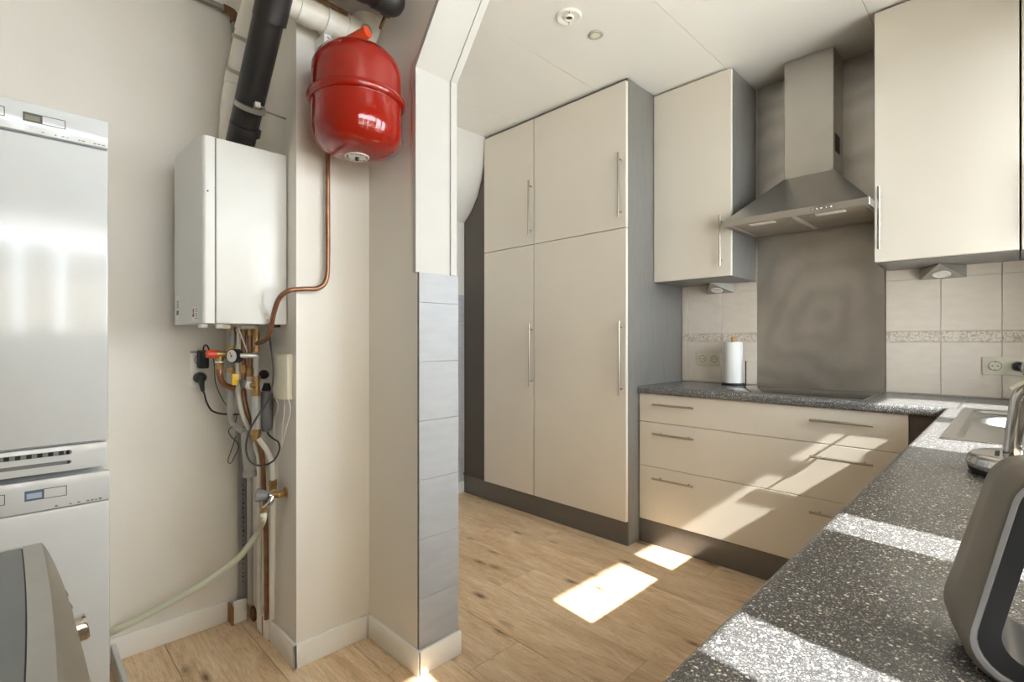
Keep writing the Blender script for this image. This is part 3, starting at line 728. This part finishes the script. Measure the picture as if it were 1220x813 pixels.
# ------------------------------------------------------------------ boiler
bx0, bx1, by0, by1, bz0, bz1 = .447, .7235, 1.886, 2.312, 1.219, 1.838
t = thing('boiler', (.585, 2.1, bz0), 'white wall-hung combi boiler with dark seam down its front', 'boiler')
SIDE = [(1.886, .464), (1.8875, .4595), (1.891, .456), (1.897, .453), (1.92, .449), (1.98, .445), (2.06, .4425), (2.14, .441), (2.215, .441)]
cs = obj('side_casing', B().prism([(.489, by0)] + [(x_, y_) for y_, x_ in SIDE] + [(.489, 2.215)], 2, bz0, bz1), 'boiler_white', t, 40)
def side_x(y):
    for (ya, xa), (yb, xb) in zip(SIDE, SIDE[1:]):
        if ya <= y <= yb: return xa + (xb - xa) * (y - ya) / (yb - ya)
    return SIDE[-1][1]
def side_quad(b, y0, y1, z0, z1, off):
    q = [(side_x(y) - o, y, z) for o in (off, off - .0006) for y, z in ((y0, z0), (y1, z0), (y1, z1), (y0, z1))]
    return b.add(q, [(0, 1, 2, 3), (7, 6, 5, 4), (0, 4, 5, 1), (1, 5, 6, 2), (2, 6, 7, 3), (3, 7, 4, 0)])
obj('seam', B().box(.489, .4925, by0 + .004, by1, bz0 + .002, bz1 - .002), 'dark_grey_plastic', t)
obj('front_casing', B().box(.4925, bx1, by0, by1, bz0, bz1, .004, 3), 'boiler_white', t)
obj('screw', B().lathe([(.003, 0), (.003, .001), (0, .0015)], (.468, by0, 1.655), (0, -1, 0), 10), 'dark_grey_plastic', cs)
st = obj('rating_sticker', side_quad(B(), 1.921, 1.979, bz0 + .008, bz0 + .055, .0008), 'plastic_white', cs)
b = B()
for k in range(5): side_quad(b, 1.924, 1.947 - .004 * (k % 2), bz0 + .015 + .008 * k, bz0 + .0175 + .008 * k, .0013)
p = obj('sticker_print', b, 'print_grey', st); p['kind'] = 'stuff'
obj('sticker_logo', side_quad(side_quad(B(), 1.958, 1.972, bz0 + .022, bz0 + .034, .0013), 1.960, 1.970, bz0 + .036, bz0 + .05, .0013), 'print_red', st)
st = obj('barcode_sticker', side_quad(B(), 2.142, 2.182, bz0 + .002, bz0 + .105, .0008), 'plastic_white', cs)
b = side_quad(B(), 2.148, 2.176, bz0 + .035, bz0 + .052, .0013)
for k in range(6): side_quad(b, 2.150, 2.174, bz0 + .06 + .005 * k, bz0 + .0625 + .005 * k, .0013)
p = obj('barcode', b, 'dark_grey_plastic', st); p['kind'] = 'stuff'
for x0, x1, y0 in ((.462, .485, 1.95), (.505, .525, 1.93), (.53, .575, 2.02), (.62, .665, 2.05)):
    obj('pipe_bracket', B().box(x0, x1, y0, y0 + .03, bz0 - .014, bz0, .002, 1), 'plastic_white', t)
obj('rubber_grommet', B().lathe([(.016, 0), (.016, .008), (.008, .010), (0, .010)], (.70, 1.93, bz0), (0, 0, -1), 16), 'dark', t)
obj('filling_clip', B().tube([(.715, 1.95, bz1), (.715, 1.95, bz1 + .02)], .006, 8), 'clamp_steel', t)

# ------------------------------------------------------------------ flues above the boiler
def band_at(b, p0, p1, s, r, w=.02, n=28):
    p0 = Vector(p0); p1 = Vector(p1); d = (p1 - p0).normalized(); c = p0 + (p1 - p0) * s
    return b.tube([c - d * w / 2, c + d * w / 2], r, n)
FB0 = Vector((.60, 2.0, 1.842)); FB1 = onY(326, 2, 1.69); dd = (FB1 - FB0)
FB2 = FB1 + dd * .28
t = thing('black_flue_pipe', FB0 + Vector((0, 0, .0)), 'black plastic flue pipe leaning up from the boiler top', 'flue pipe', None)
FBV = FB0 + Vector((0, 0, .03))
obj('pipe', B().tube([FB0, FBV, FBV + dd * .06, FB2 + Vector((0, 0, .01))], .047, 32), 'pipe_black', t)
obj('lower_socket', band_at(B(), FB0, FB1 + Vector((0, 0, .02)), .17, .0515, .024), 'pipe_black', t)
obj('upper_socket', band_at(B(), FB0, FB1, .985, .0515, .10), 'pipe_black', t)
cl = obj('pipe_clamp', band_at(B(), FB0, FB1, .335, .0495, .016), 'clamp_steel', t)
cc = FB0 + dd * .335
obj('clamp_screw', B().tube([cc + Vector((.0, -.06, -.012)), cc + Vector((.03, -.05, -.012))], .004, 8).box(cc.x - .005, cc.x + .012, cc.y - .066, cc.y - .045, cc.z - .022, cc.z - .004), 'clamp_steel', cl)
obj('clamp_rod', B().tube([cc + Vector((.04, .0, 0)), Vector((XP, cc.y + .01, cc.z + .0))], .0035, 8), 'clamp_steel', cl)
W0 = onY(277, 178, 2.17); W1_ = onY(279, 128, 2.16); W2_ = onY(286, 92, 2.13); W3 = onY(294.5, 50, 2.06); W4 = onY(307, 0, 1.99); W4b = W4 + (W4 - W3) * .6
W0.z = 1.842
t = thing('white_flue_pipe', W0, 'white plastic flue pipe rising behind the black flue pipe', 'flue pipe')
obj('pipe', B().tube([W0, W1_, W2_, W3, W4, W4b], .047, 28, 5), 'pipe_white', t)
for a, c, s in ((W0, W1_, .55), (W2_, W1_, .1), (W3, W4, .35)):
    obj('pipe_socket', band_at(B(), a, c, s, .0505, .05), 'pipe_white', t)
for a, c, s in ((W2_, W3, .12), (W3, W4, .0)):
    obj('pipe_clamp', band_at(B(), a, c, s, .0525, .014), 'clamp_steel', t)
# pipes below the soffit
HZ = 2.297; HYW = 1.735
t = thing('white_overflow_pipe', (.80, HYW, HZ - .05), 'white plastic waste pipe clipped to the wall above red vessel', 'pipe')
obj('pipe', B().tube([(.66, HYW, HZ + .01), (.90, HYW, HZ)], .047, 28), 'pipe_white', t)
obj('pipe_socket', B().tube([(.70, HYW, HZ + .008), (.765, HYW, HZ + .005)], .051, 28), 'pipe_white', t)
obj('elbow', B().tube([(.868, HYW, HZ + .001), (.915, HYW, HZ), (.945, HYW, HZ + .012), (.956, HYW, HZ + .04), (.957, HYW, HZ + .076)], .0515, 28, 4), 'pipe_white', t)
obj('elbow_plug', B().lathe([(.022, 0), (.022, .006), (.016, .008), (0, .006)], (.93, HYW - .048, HZ - .0), (0, -1, -.1), 18), 'trap_grey', t)
ck = obj('pipe_clip', B().tube([(.792, HYW, HZ + .004), (.819, HYW, HZ + .003)], .0535, 28), 'plastic_white', t)
obj('clip_foot', B().box(.792, .819, HYW - .005, YB - .001, HZ - .085, HZ - .045, .003), 'plastic_white', ck)
obj('clip_bolt', B().tube([(.829, HYW - .01, HZ - .072), (.802, HYW - .012, HZ - .06)], .003, 8), 'clamp_steel', ck)
t = thing('black_waste_pipe', (.80, 1.49, 2.24), 'black capped plastic pipe under the ceiling above red vessel', 'pipe')
BZ = 2.318
obj('pipe', B().tube([(.64, 1.50, BZ), (.87, 1.50, BZ - .004)], .046, 28), 'pipe_black', t)
obj('cap', B().lathe([(.049, 0), (.049, .055), (.046, .075), (.036, .092), (.018, .102), (0, .104)], (.862, 1.50, BZ - .004), (1, 0, 0), 28), 'pipe_black', t)
obj('collar', B().tube([(.80, 1.50, BZ - .003), (.83, 1.50, BZ - .003)], .0505, 28), 'pipe_black', t)
single('rusty_rod', B().tube([onY(366, -8, 1.665), onY(392, 5, 1.665), onY(414, 17, 1.665)], .007, 10, 4), 'rust', 'rusty brown pipe running between the white and black overhead pipes', 'pipe')
single('rusty_bracket', B().box(.95, .985, 1.60, 1.62, 2.335, 2.371, .002).tube([(.967, 1.61, 2.34), (.955, 1.63, 2.29)], .006, 8), 'rust', 'rusty bracket hanging from soffit at the elbow of white pipe', 'bracket')
# galvanised conduit on the left wall
g0, g1 = onY(215, -12, 2.285), onY(273, 12.5, 2.285); g2 = onY(278, 17, 2.285); g3 = Vector((g2.x + .003, 2.285, 2.05))
t = thing('galvanised_conduit', g2, 'thin galvanised pipe with brown elbow high on the left wall', 'pipe')
obj('run', B().tube([g0, g1], .0115, 14), 'galvanised', t)
obj('drop', B().tube([g2 + Vector((.003, 0, -.02)), g3], .0105, 14), 'galvanised', t)
obj('elbow', B().tube([g1 + (g0 - g1) * .12, g1, g2 + Vector((.003, 0, 0)), g2 + Vector((.003, 0, -.035))], .0155, 14, 3), 'rust', t)

# ------------------------------------------------------------------ red expansion vessel
vx, vy, vz = .848, 1.598, 1.79
t = thing('expansion_vessel', (vx, vy, vz), 'glossy red expansion vessel with a rim round its middle', 'expansion vessel')
obj('tank', B().lathe([(0, 0), (.05, .002), (.09, .010), (.118, .024), (.138, .045), (.147, .072), (.1485, .10), (.1485, .26), (.147, .29), (.138, .318), (.118, .342), (.09, .358), (.05, .368), (0, .371)], (vx, vy, vz), (0, 0, 1), 64), 'vessel_red', t, 60)
obj('rim', B().lathe([(.147, .172), (.156, .173), (.1605, .178), (.1615, .186), (.1605, .193), (.156, .198), (.147, .199)], (vx, vy, vz), (0, 0, 1), 64), 'vessel_red', t, 60)
st = obj('sticker', B().lathe([(.041, -.001), (.041, .0025), (0, .0035)], (vx, vy, vz + .0015), (0, 0, -1), 32), 'plastic_white', t)
b = B()
for k in range(26):
    a = 2 * math.pi * k / 26; r_ = .033
    if k % 7 == 0: continue
    c0 = Vector((vx + r_ * math.cos(a), vy + r_ * math.sin(a), vz - .0025)); e1 = Vector((math.cos(a), math.sin(a), 0)); e2 = Vector((-math.sin(a), math.cos(a), 0))
    q = [c0 + e1 * i * .003 + e2 * j * .0022 for i, j in ((-1, -1), (1, -1), (1, 1), (-1, 1))]
    b.add(q + [p_ + Vector((0, 0, .001)) for p_ in q], [(0, 1, 2, 3), (7, 6, 5, 4), (0, 4, 5, 1), (1, 5, 6, 2), (2, 6, 7, 3), (3, 7, 4, 0)])
p = obj('sticker_print', b, 'print_grey', st); p['kind'] = 'stuff'
obj('valve_cap', B().lathe([(.007, 0), (.007, .010), (0, .012)], (vx, vy, vz - .002), (0, 0, -1), 12), 'dark', t)
obj('top_nipple', B().tube([(vx - .025, vy + .045, vz + .392), (vx + .012, vy - .050, vz + .412)], .0195, 20).tube([(vx - .015, vy + .02, vz + .36), (vx - .015, vy + .02, vz + .39)], .014, 14), 'cap_red', t)
obj('hanger', B().box(vx - .02, vx + .02, vy + .13, YB - .001, vz + .20, vz + .215).box(vx - .02, vx + .02, YB - .006, YB - .001, vz + .1, vz + .3), 'clamp_steel', t)

# ------------------------------------------------------------------ expansion pipe: copper from vessel to boiler
cp_pts = [onY(390.5, 178, 1.785), onY(390.5, 240, 1.785), onY(390.5, 310, 1.785), onY(388.5, 334, 1.785), onY(379, 343.5, 1.785), onY(362, 344.5, 1.785), onY(345, 346.5, 1.79), onY(333, 355, 1.815), onY(326.5, 372, 1.85), onY(322.5, 392, 1.88), onY(316.5, 405, 1.93), onY(306, 409.5, 2.02)]
single('copper_pipe', B().tube(cp_pts, .0085, 14, 5), 'copper', 'bent copper pipe running from red vessel down across the boiler corner', 'pipe')
PEND = cp_pts[-1]

# ------------------------------------------------------------------ pipework under the boiler
def nut(b, p, r, h, axis=(0, 0, 1), n=6):
    p = Vector(p); a = Vector(axis).normalized(); return b.tube([p - a * h / 2, p + a * h / 2], r, n)
def polyX(pts): return [onX(u, v, x) for u, v, x in pts]
# condensate drain
t = thing('condensate_drain', (.69, 2.25, .09), 'grey plastic condensate drain with trap and a printed pipe to the floor', 'drain pipe')
dp = obj('floor_pipe', B().tube([(.701, 2.285, .085), (.701, 2.285, .80)], .0205, 20), 'pipe_grey', t)
b = B()
for k in range(22): b.box(.6885 + .001 * (k % 2), .6925 + .002 * (k % 3), 2.2652, 2.2662, .16 + k * .019, .16 + k * .019 + random.uniform(.004, .011))
p = obj('printed_text', b, 'dark_grey_plastic', dp); p['kind'] = 'stuff'
up = polyX([(275, 391, .615), (275, 430, .615), (275, 470, .615), (275.5, 496, .62), (278, 506, .625), (284, 510.5, .635), (291, 514, .645)])
obj('upper_pipe', B().tube(up, .0135, 16, 3), 'trap_grey', t)
tb = onX(296, 524, .655); tc = onX(297.5, 562, .672)
obj('trap_body', B().tube([tb + Vector((-.010, .005, .032)), tb + Vector((-.004, .0, .012)), tb + Vector((0, 0, -.02)), tb * .5 + tc * .5, tc], [.015, .022, .0245, .0235, .0205], 20, 3), 'trap_grey', t)
obj('trap_nut', nut(B(), tc + Vector((0, 0, -.008)), .0255, .022, n=14), 'trap_grey', t)
obj('trap_outlet', B().tube([tc + Vector((0, 0, -.018)), tc + Vector((.006, .02, -.08)), Vector((.695, 2.19, .24)), Vector((.695, 2.19, .10))], .010, 14, 4), 'trap_grey', t)
obj('steel_sleeve', B().tube(polyX([(276.3, 395, .606), (276.3, 412, .606)]), .0148, 16), 'galvanised', t)
for v in (393, 414, 441): obj('brass_collar', nut(B(), onX(275.6, v, .610), .0175, .018, n=8), 'brass', t)
# white coated pipes and copper pipes
WG = 'white coated pipes under the boiler'
w1 = polyX([(283.4, 391, .628), (283.4, 440, .628), (284.5, 468, .632), (288.5, 492, .638), (296, 510, .655), (302, 527, .668), (307.6, 544, .685), (309, 560, .692), (309.4, 590, .698), (309.2, 650, .703), (308.7, 732, .703)])
single('white_pipe', B().tube(w1, .0085, 12, 4), 'pipe_white', 'thin white coated pipe left of the copper one, curving to the floor', 'pipe')
w2 = polyX([(308, 523, .664), (313, 530, .675), (318.5, 538, .685), (323, 550, .694), (324.6, 562, .699), (325, 574, .701)])
single('white_pipe', B().tube(w2, .0095, 12, 4), 'pipe_white', 'short white bend between brass nut and the brass water tap', 'pipe')
w3 = polyX([(325.2, 590, .703), (325, 650, .7045), (324.5, 738, .7045)])
single('white_pipe', B().tube(w3, .0095, 12, 4), 'pipe_white', 'straight white pipe from the brass water tap down to skirting', 'pipe')
c1 = polyX([(290.3, 391, .645), (290.3, 440, .645), (290.8, 472, .648), (294.7, 492, .656), (299.5, 507, .666), (308, 527, .682), (312.8, 545, .692), (314.2, 580, .700), (316.4, 620, .706), (317.3, 680, .706), (317.6, 738, .706)])
single('copper_pipe', B().tube(c1, .0088, 12, 4), 'copper', 'long copper pipe from boiler bottom to the floor between white pipes', 'pipe')
c2 = polyX([(297.8, 391, .662), (297.8, 420, .662), (297.8, 446, .662)])
single('copper_pipe', B().tube(c2, .0095, 12, 2), 'copper', 'short straight copper pipe stub under the boiler centre', 'pipe')
# filling group: brass valves, chrome riser, grey filter
t = thing('filling_valve_group', onX(305, 525, .685), 'brass valve and nut group on chrome riser below the boiler', 'valve')
P = lambda u, v, x: onX(u, v, x)
for nm, u, v, x, r_, h in (('brass_nut', 290.3, 396, .645, .014, .022), ('brass_nut', 297.8, 396, .662, .014, .024), ('brass_nut', 290.6, 440, .645, .0135, .03), ('brass_nut', 297.8, 444, .662, .0145, .03),
                           ('brass_nut', 305.6, 400, .672, .013, .016), ('brass_nut', 305.6, 417, .672, .0145, .014), ('brass_nut', 305.3, 451, .660, .0155, .02), ('brass_nut', 305.3, 469, .660, .0165, .018)):
    obj(nm, nut(B(), P(u, v, x), r_, h, n=8), 'brass', t)
obj('brass_tee', B().tube(polyX([(305.6, 392, .672), (305.6, 420, .672)]), .0105, 12).tube([P(305.6, 409.5, .672), PEND], .011, 10), 'brass', t)
obj('valve_body', B().tube(polyX([(305.3, 448, .660), (305.3, 472, .660)]), .0125, 12), 'brass', t)
obj('cross_pipe', B().tube([P(288, 459, .612), P(305, 459.5, .655)], .0085, 10), 'brass', t)
obj('ball_valve', nut(B(), P(288.5, 457, .612), .016, .026, n=8), 'chrome', t)
obj('white_union', B().tube([P(294.0, 459, .628), P(298.5, 459.4, .638)], .0145, 12), 'plastic_white', t)
obj('yellow_tag', B().box(P(280.5, 452, .592).x - .012, P(280.5, 452, .592).x + .010, P(280.5, 452, .592).y - .006, P(280.5, 452, .592).y + .004, P(280.5, 459, .592).z, P(280.5, 445.5, .592).z, .002), 'tag_yellow', t)
obj('riser', B().tube(polyX([(305.3, 472, .660), (305.3, 512, .660)]), .0155, 16), 'steel_bright', t)
obj('riser_nut', nut(B(), P(305.0, 514.5, .660), .0205, .020, n=8), 'brass', t)
obj('lower_nut', nut(B(), P(305.0, 521.5, .660), .0165, .022, n=8), 'brass', t)
obj('elbow_pipe', B().tube(polyX([(286, 423.8, .602), (296, 424, .628), (303, 424.3, .648), (305.2, 427, .655), (305.2, 449, .658)]), .0088, 12, 3), 'steel_bright', t)
# pressure gauge
g = P(276.5, 424.5, .578); gd = Vector((-.86, -.5, 0)).normalized()
t = thing('pressure_gauge', g + Vector((0, 0, -.03)), 'round pressure gauge with pale dial and black case below the boiler', 'gauge')
obj('case', B().lathe([(.010, -.045), (.021, -.036), (.0255, -.028), (.0255, .002), (.0235, .004), (.0235, .001), (0, .001)], g, gd, 28), 'dark', t)
obj('dial', B().lathe([(.0232, .0012), (0, .0018)], g, gd, 28), 'plastic_white', t)
obj('needle', B().tube([g + gd * .003 + Vector((0, 0, -.004)), g + gd * .003 + Vector((0, 0, .014)) + gd.cross(Vector((0, 0, 1))) * .007], .0012, 6).lathe([(.003, .001), (.003, .004), (0, .004)], g, gd, 10), 'print_red', t)
# safety valve with red cap
t = thing('safety_valve', onY(262, 440, 2.08), 'brass safety valve with red cap and curved copper outlet', 'valve')
r0 = onY(246, 422, 2.08); r1 = onY(257.8, 422, 2.08)
obj('red_cap', B().tube([r0, r1], .0150, 16), 'cap_red', t)
obj('body', B().tube([r1, onY(269, 423, 2.08)], .0155, 12).tube([onY(262, 420, 2.08), onY(262, 431, 2.08)], .0135, 12), 'brass', t)
obj('spindle', B().tube([onY(269, 423, 2.08), onY(276, 424, 2.07)], .006, 8), 'chrome', t)
obj('white_washer', B().tube([onY(261.6, 430.5, 2.08), onY(261.6, 432.5, 2.08)], .0155, 14), 'plastic_white', t)
obj('outlet_nut', nut(B(), onY(261.5, 436, 2.08), .0155, .022, n=8), 'brass', t)
obj('outlet_pipe', B().tube([onY(261.5, 438, 2.08), onY(262, 447, 2.08), onY(264.5, 455, 2.085), onY(270, 460, 2.09), onY(280, 462.5, 2.09)], .0105, 12, 5), 'copper', t)
single('white_strut', B().tube([P(284, 391, .60), P(294.5, 419, .64)], .0025, 6), 'plastic_white', 'thin slanted white plastic strut behind the pressure gauge', 'strut')
# black knob and grey filter bottle
t = thing('filter_bottle', onX(317.5, 514, .70), 'grey filter bottle with black valve knob beside the chrome riser', 'filter')
f0 = onX(317.6, 466, .700); f1 = onX(317.4, 514, .700)
obj('bottle', B().tube([f0, f0 + Vector((0, 0, -.012)), f0 * .5 + f1 * .5, f1 + Vector((0, 0, .02)), f1], [.0165, .0215, .0220, .0205, .014], 20, 2), 'pipe_grey', t)
obj('black_holder', B().tube([f0 + Vector((0, 0, .002)), f0 + Vector((0, 0, .03))], [.0185, .010], 14), 'cable_black', t)
kn = onX(314, 446.4, .690)
obj('knob', B().lathe([(.013, -.016), (.017, -.010), (.0175, .0), (.015, .004), (0, .005)], kn, (-.6, -.8, 0), 18), 'cable_black', t)

# ------------------------------------------------------------------ cables, sockets, receiver
CB = 'cables by the boiler'
single('black_cable', B().tube([onX(322.5, 392, .69), onX(321.5, 405, .69), onX(324.5, 425, .685), onX(325.8, 445, .68), onX(323.5, 466, .66), onX(316, 483, .645), onX(305, 499, .625), onX(296.5, 516, .61), onX(293, 533, .61), onX(296, 547, .62), onX(304, 554, .64), onX(315, 554.5, .66), onX(326, 549, .68), onX(332.5, 537.5, .695), onX(332, 528, .70), onX(325, 522.5, .70), onX(320, 518, .70), onX(318.2, 513, .70)], .0033, 8, 5), 'cable_grey', 'dark grey cable hanging in a wide loop in front of the pipes', 'cable')
single('thin_wire', B().tube([onY(254.3, 428, 2.24), onY(255.5, 437, 2.22), onY(256.7, 456, 2.20), onY(262, 470, 2.19), onY(269, 482, 2.19), onY(278, 489, 2.17), onY(281.8, 498, 2.16), onY(278, 507, 2.15), onY(272.5, 513, 2.14), onY(275, 520, 2.14), onY(284.5, 531, 2.14), onY(279.5, 544, 2.15), onY(275, 552, 2.16), onY(271.6, 549, 2.16), onY(277.5, 531, 2.15), onY(281, 520, 2.15)], .0016, 6, 4), 'cable_black', 'thin black wire trailing from adapter into loose loops by the trap', 'wire')
t = thing('wall_socket', onY(238, 460, 2.313), 'white double wall socket plate on left wall under the boiler', 'socket')
obj('plate', B().box(.511, .583, 2.306, 2.3148, .978, 1.121, .002), 'plastic_white', t)
obj('plate_top', B().box(.511, .583, 2.302, 2.306, 1.112, 1.121, .001, 1), 'trap_grey', t)
for z in (1.085, 1.015): socket_round(t, (.547, 2.3058, z), (0, -1, 0), 'plastic_white')
t = thing('black_adapter', onY(243, 439, 2.28), 'black power adapter plugged into upper half of the wall socket', 'adapter')
obj('adapter_body', B().box(.533, .566, 2.255, 2.304, 1.052, 1.124, .006, 3), 'dark', t)
obj('cable_relief', B().tube([(.548, 2.27, 1.122), (.549, 2.262, 1.140), (.556, 2.252, 1.143), (.563, 2.248, 1.125)], .0028, 8, 4), 'cable_black', t)
t = thing('black_plug', onY(241, 461, 2.28), 'black plug with cable in lower half of the wall socket', 'plug')
obj('plug_body', B().lathe([(.021, 0), (.021, .02), (.017, .032), (.010, .036), (0, .036)], (.541, 2.303, 1.014), (0, -1, 0), 20), 'cable_black', t)
obj('plug_tail', B().tube([(.541, 2.275, 1.012), (.543, 2.268, .985), (.545, 2.262, .962)], [.013, .009, .006], 12), 'cable_black', t)
obj('cable', B().tube([(.545, 2.262, .965), onY(243.6, 470, 2.255), onY(246, 479, 2.25), onY(252, 489, 2.24), onY(262, 493, 2.22), onY(274, 494, 2.18), onY(284, 494, 2.12)], .0035, 8, 5), 'cable_black', t)
t = thing('wall_receiver', (.712, 1.92, .948), 'cream plastic receiver box on the wall beside the boiler pipes', 'receiver')
obj('case', B().prism([(.7268, 1.842), (.7268, 2.0), (.716, 2.0), (.694, 1.93), (.694, 1.865), (.708, 1.842)], 2, .950, 1.105), 'socket_cream', t)
obj('top_cap', B().prism([(.7268, 1.845), (.7268, 1.997), (.717, 1.997), (.700, 1.93), (.700, 1.868), (.710, 1.845)], 2, 1.105, 1.113), 'socket_cream', t)
for i_, pts in enumerate(([(338.8, 472.5, .711), (338.5, 490, .711), (336.5, 512, .713), (335.5, 533, .713)], [(342.5, 472.5, .709), (346, 488, .711), (342, 507, .713), (336, 530, .713)], [(330, 458, .715), (326.5, 471, .712), (331.5, 483, .712), (327, 500, .714), (327, 518, .714), (329.5, 529, .714)])):
    obj('wire', B().tube(polyX(pts), .0015, 6, 5), 'plastic_white', t)

# ------------------------------------------------------------------ water tap and hose
t = thing('water_tap', onX(326, 612, .69), 'brass and chrome water tap with grey handle on the pipe wall', 'tap')
tp = onX(326, 590, .690)
obj('wall_plate', B().lathe([(.021, 0), (.021, .003), (.012, .007), (0, .007)], (.7265, onX(338.5, 588, .72).y, tp.z + .005), (-1, 0, 0), 20), 'brass', t)
obj('tail', B().tube([(.722, onX(338.5, 588, .72).y, tp.z + .005), (.70, tp.y - .03, tp.z + .004), tp], .011, 12, 3), 'brass', t)
obj('tee', B().tube([onX(325.2, 572, .702), onX(325.2, 592, .702)], .0135, 12).tube([onX(325.2, 584, .702), tp + Vector((.0, 0, .01))], .012, 10), 'brass', t)
obj('tee_nut', nut(B(), onX(325.2, 576, .702), .0155, .016, n=8), 'brass', t)
tv = onX(319.5, 591, .670); tw = onX(305, 590, .635)
obj('valve', B().tube([tp, tv], [.013, .011], 14), 'chrome', t)
hd = obj('handle', B().tube([tv, tv + (tw - tv) * .25, tw + (tv - tw) * .1, tw], [.014, .0185, .0235, .022], 10), 'pipe_grey', t, 25)
obj('spout', B().tube([onX(324.5, 592, .680), onX(321, 600, .668), onX(315, 606, .655)], [.011, .0105, .010], 14, 3), 'chrome', t)
ho = onX(314.6, 608.5, .654)
obj('hose_nut', nut(B(), ho, .0145, .018, n=12), 'brass', t)
hp = [ho + Vector((0, 0, -.008)), onX(313.3, 620, .65), onY(308.5, 632, 2.07), onY(296, 651, 2.08), onY(277.7, 671, 2.10), onY(240.8, 696.5, 2.13), onY(210, 714, 2.16), onY(175, 733, 2.19), onY(140, 750.5, 2.22), onY(120, 760, 2.26)]
single('water_hose', B().tube(hp, .0115, 14, 5), 'hose', 'pale green translucent hose from water tap drooping towards the white appliances', 'hose')
single('pipe_flange', B().lathe([(.030, 0), (.030, .008), (.018, .012), (.012, .010), (0, .010)], (.7125, 2.195, .052), (-1, 0, 0), 18), 'rust', 'rusty dark pipe flange low in the corner by the skirting offcut', 'flange')

# ------------------------------------------------------------------ ceiling spots
t = thing('ceiling_spot_mount', (1.822, 1.452, ZC), 'white round ceiling mount with empty hole', 'ceiling light')
obj('ring', B().lathe([(.058, 0), (.058, .006), (.052, .010), (.040, .008), (.036, .004), (.022, .005), (.018, .012), (.016, .012), (.016, 0)], (1.822, 1.452, ZC - .0002), (0, 0, -1), 36), 'plastic_white', t)
obj('hole', B().lathe([(.0165, 0), (.0165, .0055), (0, .0050)], (1.822, 1.452, ZC - .0003), (0, 0, -1), 24), 'rust', t)
for a in (40, 220): obj('spring', B().tube([(1.822 + .03 * math.cos(R(a)), 1.452 + .03 * math.sin(R(a)), ZC - .009), (1.822 + .047 * math.cos(R(a)), 1.452 + .047 * math.sin(R(a)), ZC - .0105)], .002, 6), 'clamp_steel', t)
t = thing('ceiling_spot', (2.024, 1.447, ZC), 'small flat beige ceiling spot beside the white round mount', 'ceiling light')
obj('ring', B().lathe([(.036, 0), (.036, .004), (.030, .007), (.024, .006), (.022, .002), (.010, .002)], (2.024, 1.447, ZC - .0002), (0, 0, -1), 32), 'trap_grey', t)
obj('lens', B().lathe([(.0225, 0), (.0225, .003), (0, .0035)], (2.024, 1.447, ZC - .0002), (0, 0, -1), 24), 'socket_cream', t)
# half-height panel blinds at the window behind the camera
for x0, x1, lb in ((.825, 1.425, 'white panel blind added for soft fill light in window nearest the sink'), (-.085, .345, 'white half-height panel blind at the utility end of the long window'), (.430, .735, 'narrow white half-height panel blind in the long window')):  # unseen blind nearest the sink is added to spread soft light into the kitchen
    t = thing('panel_blind', ((x0 + x1) / 2, -.40, 1.0), lb, 'blind')
    obj('cloth', B().box(x0, x1, -.402, -.399, 1.0, 1.93), 'blind_cloth', t)
    obj('rail', B().box(x0, x1, -.406, -.395, 1.93, 1.95, .002), 'white_paint', t)
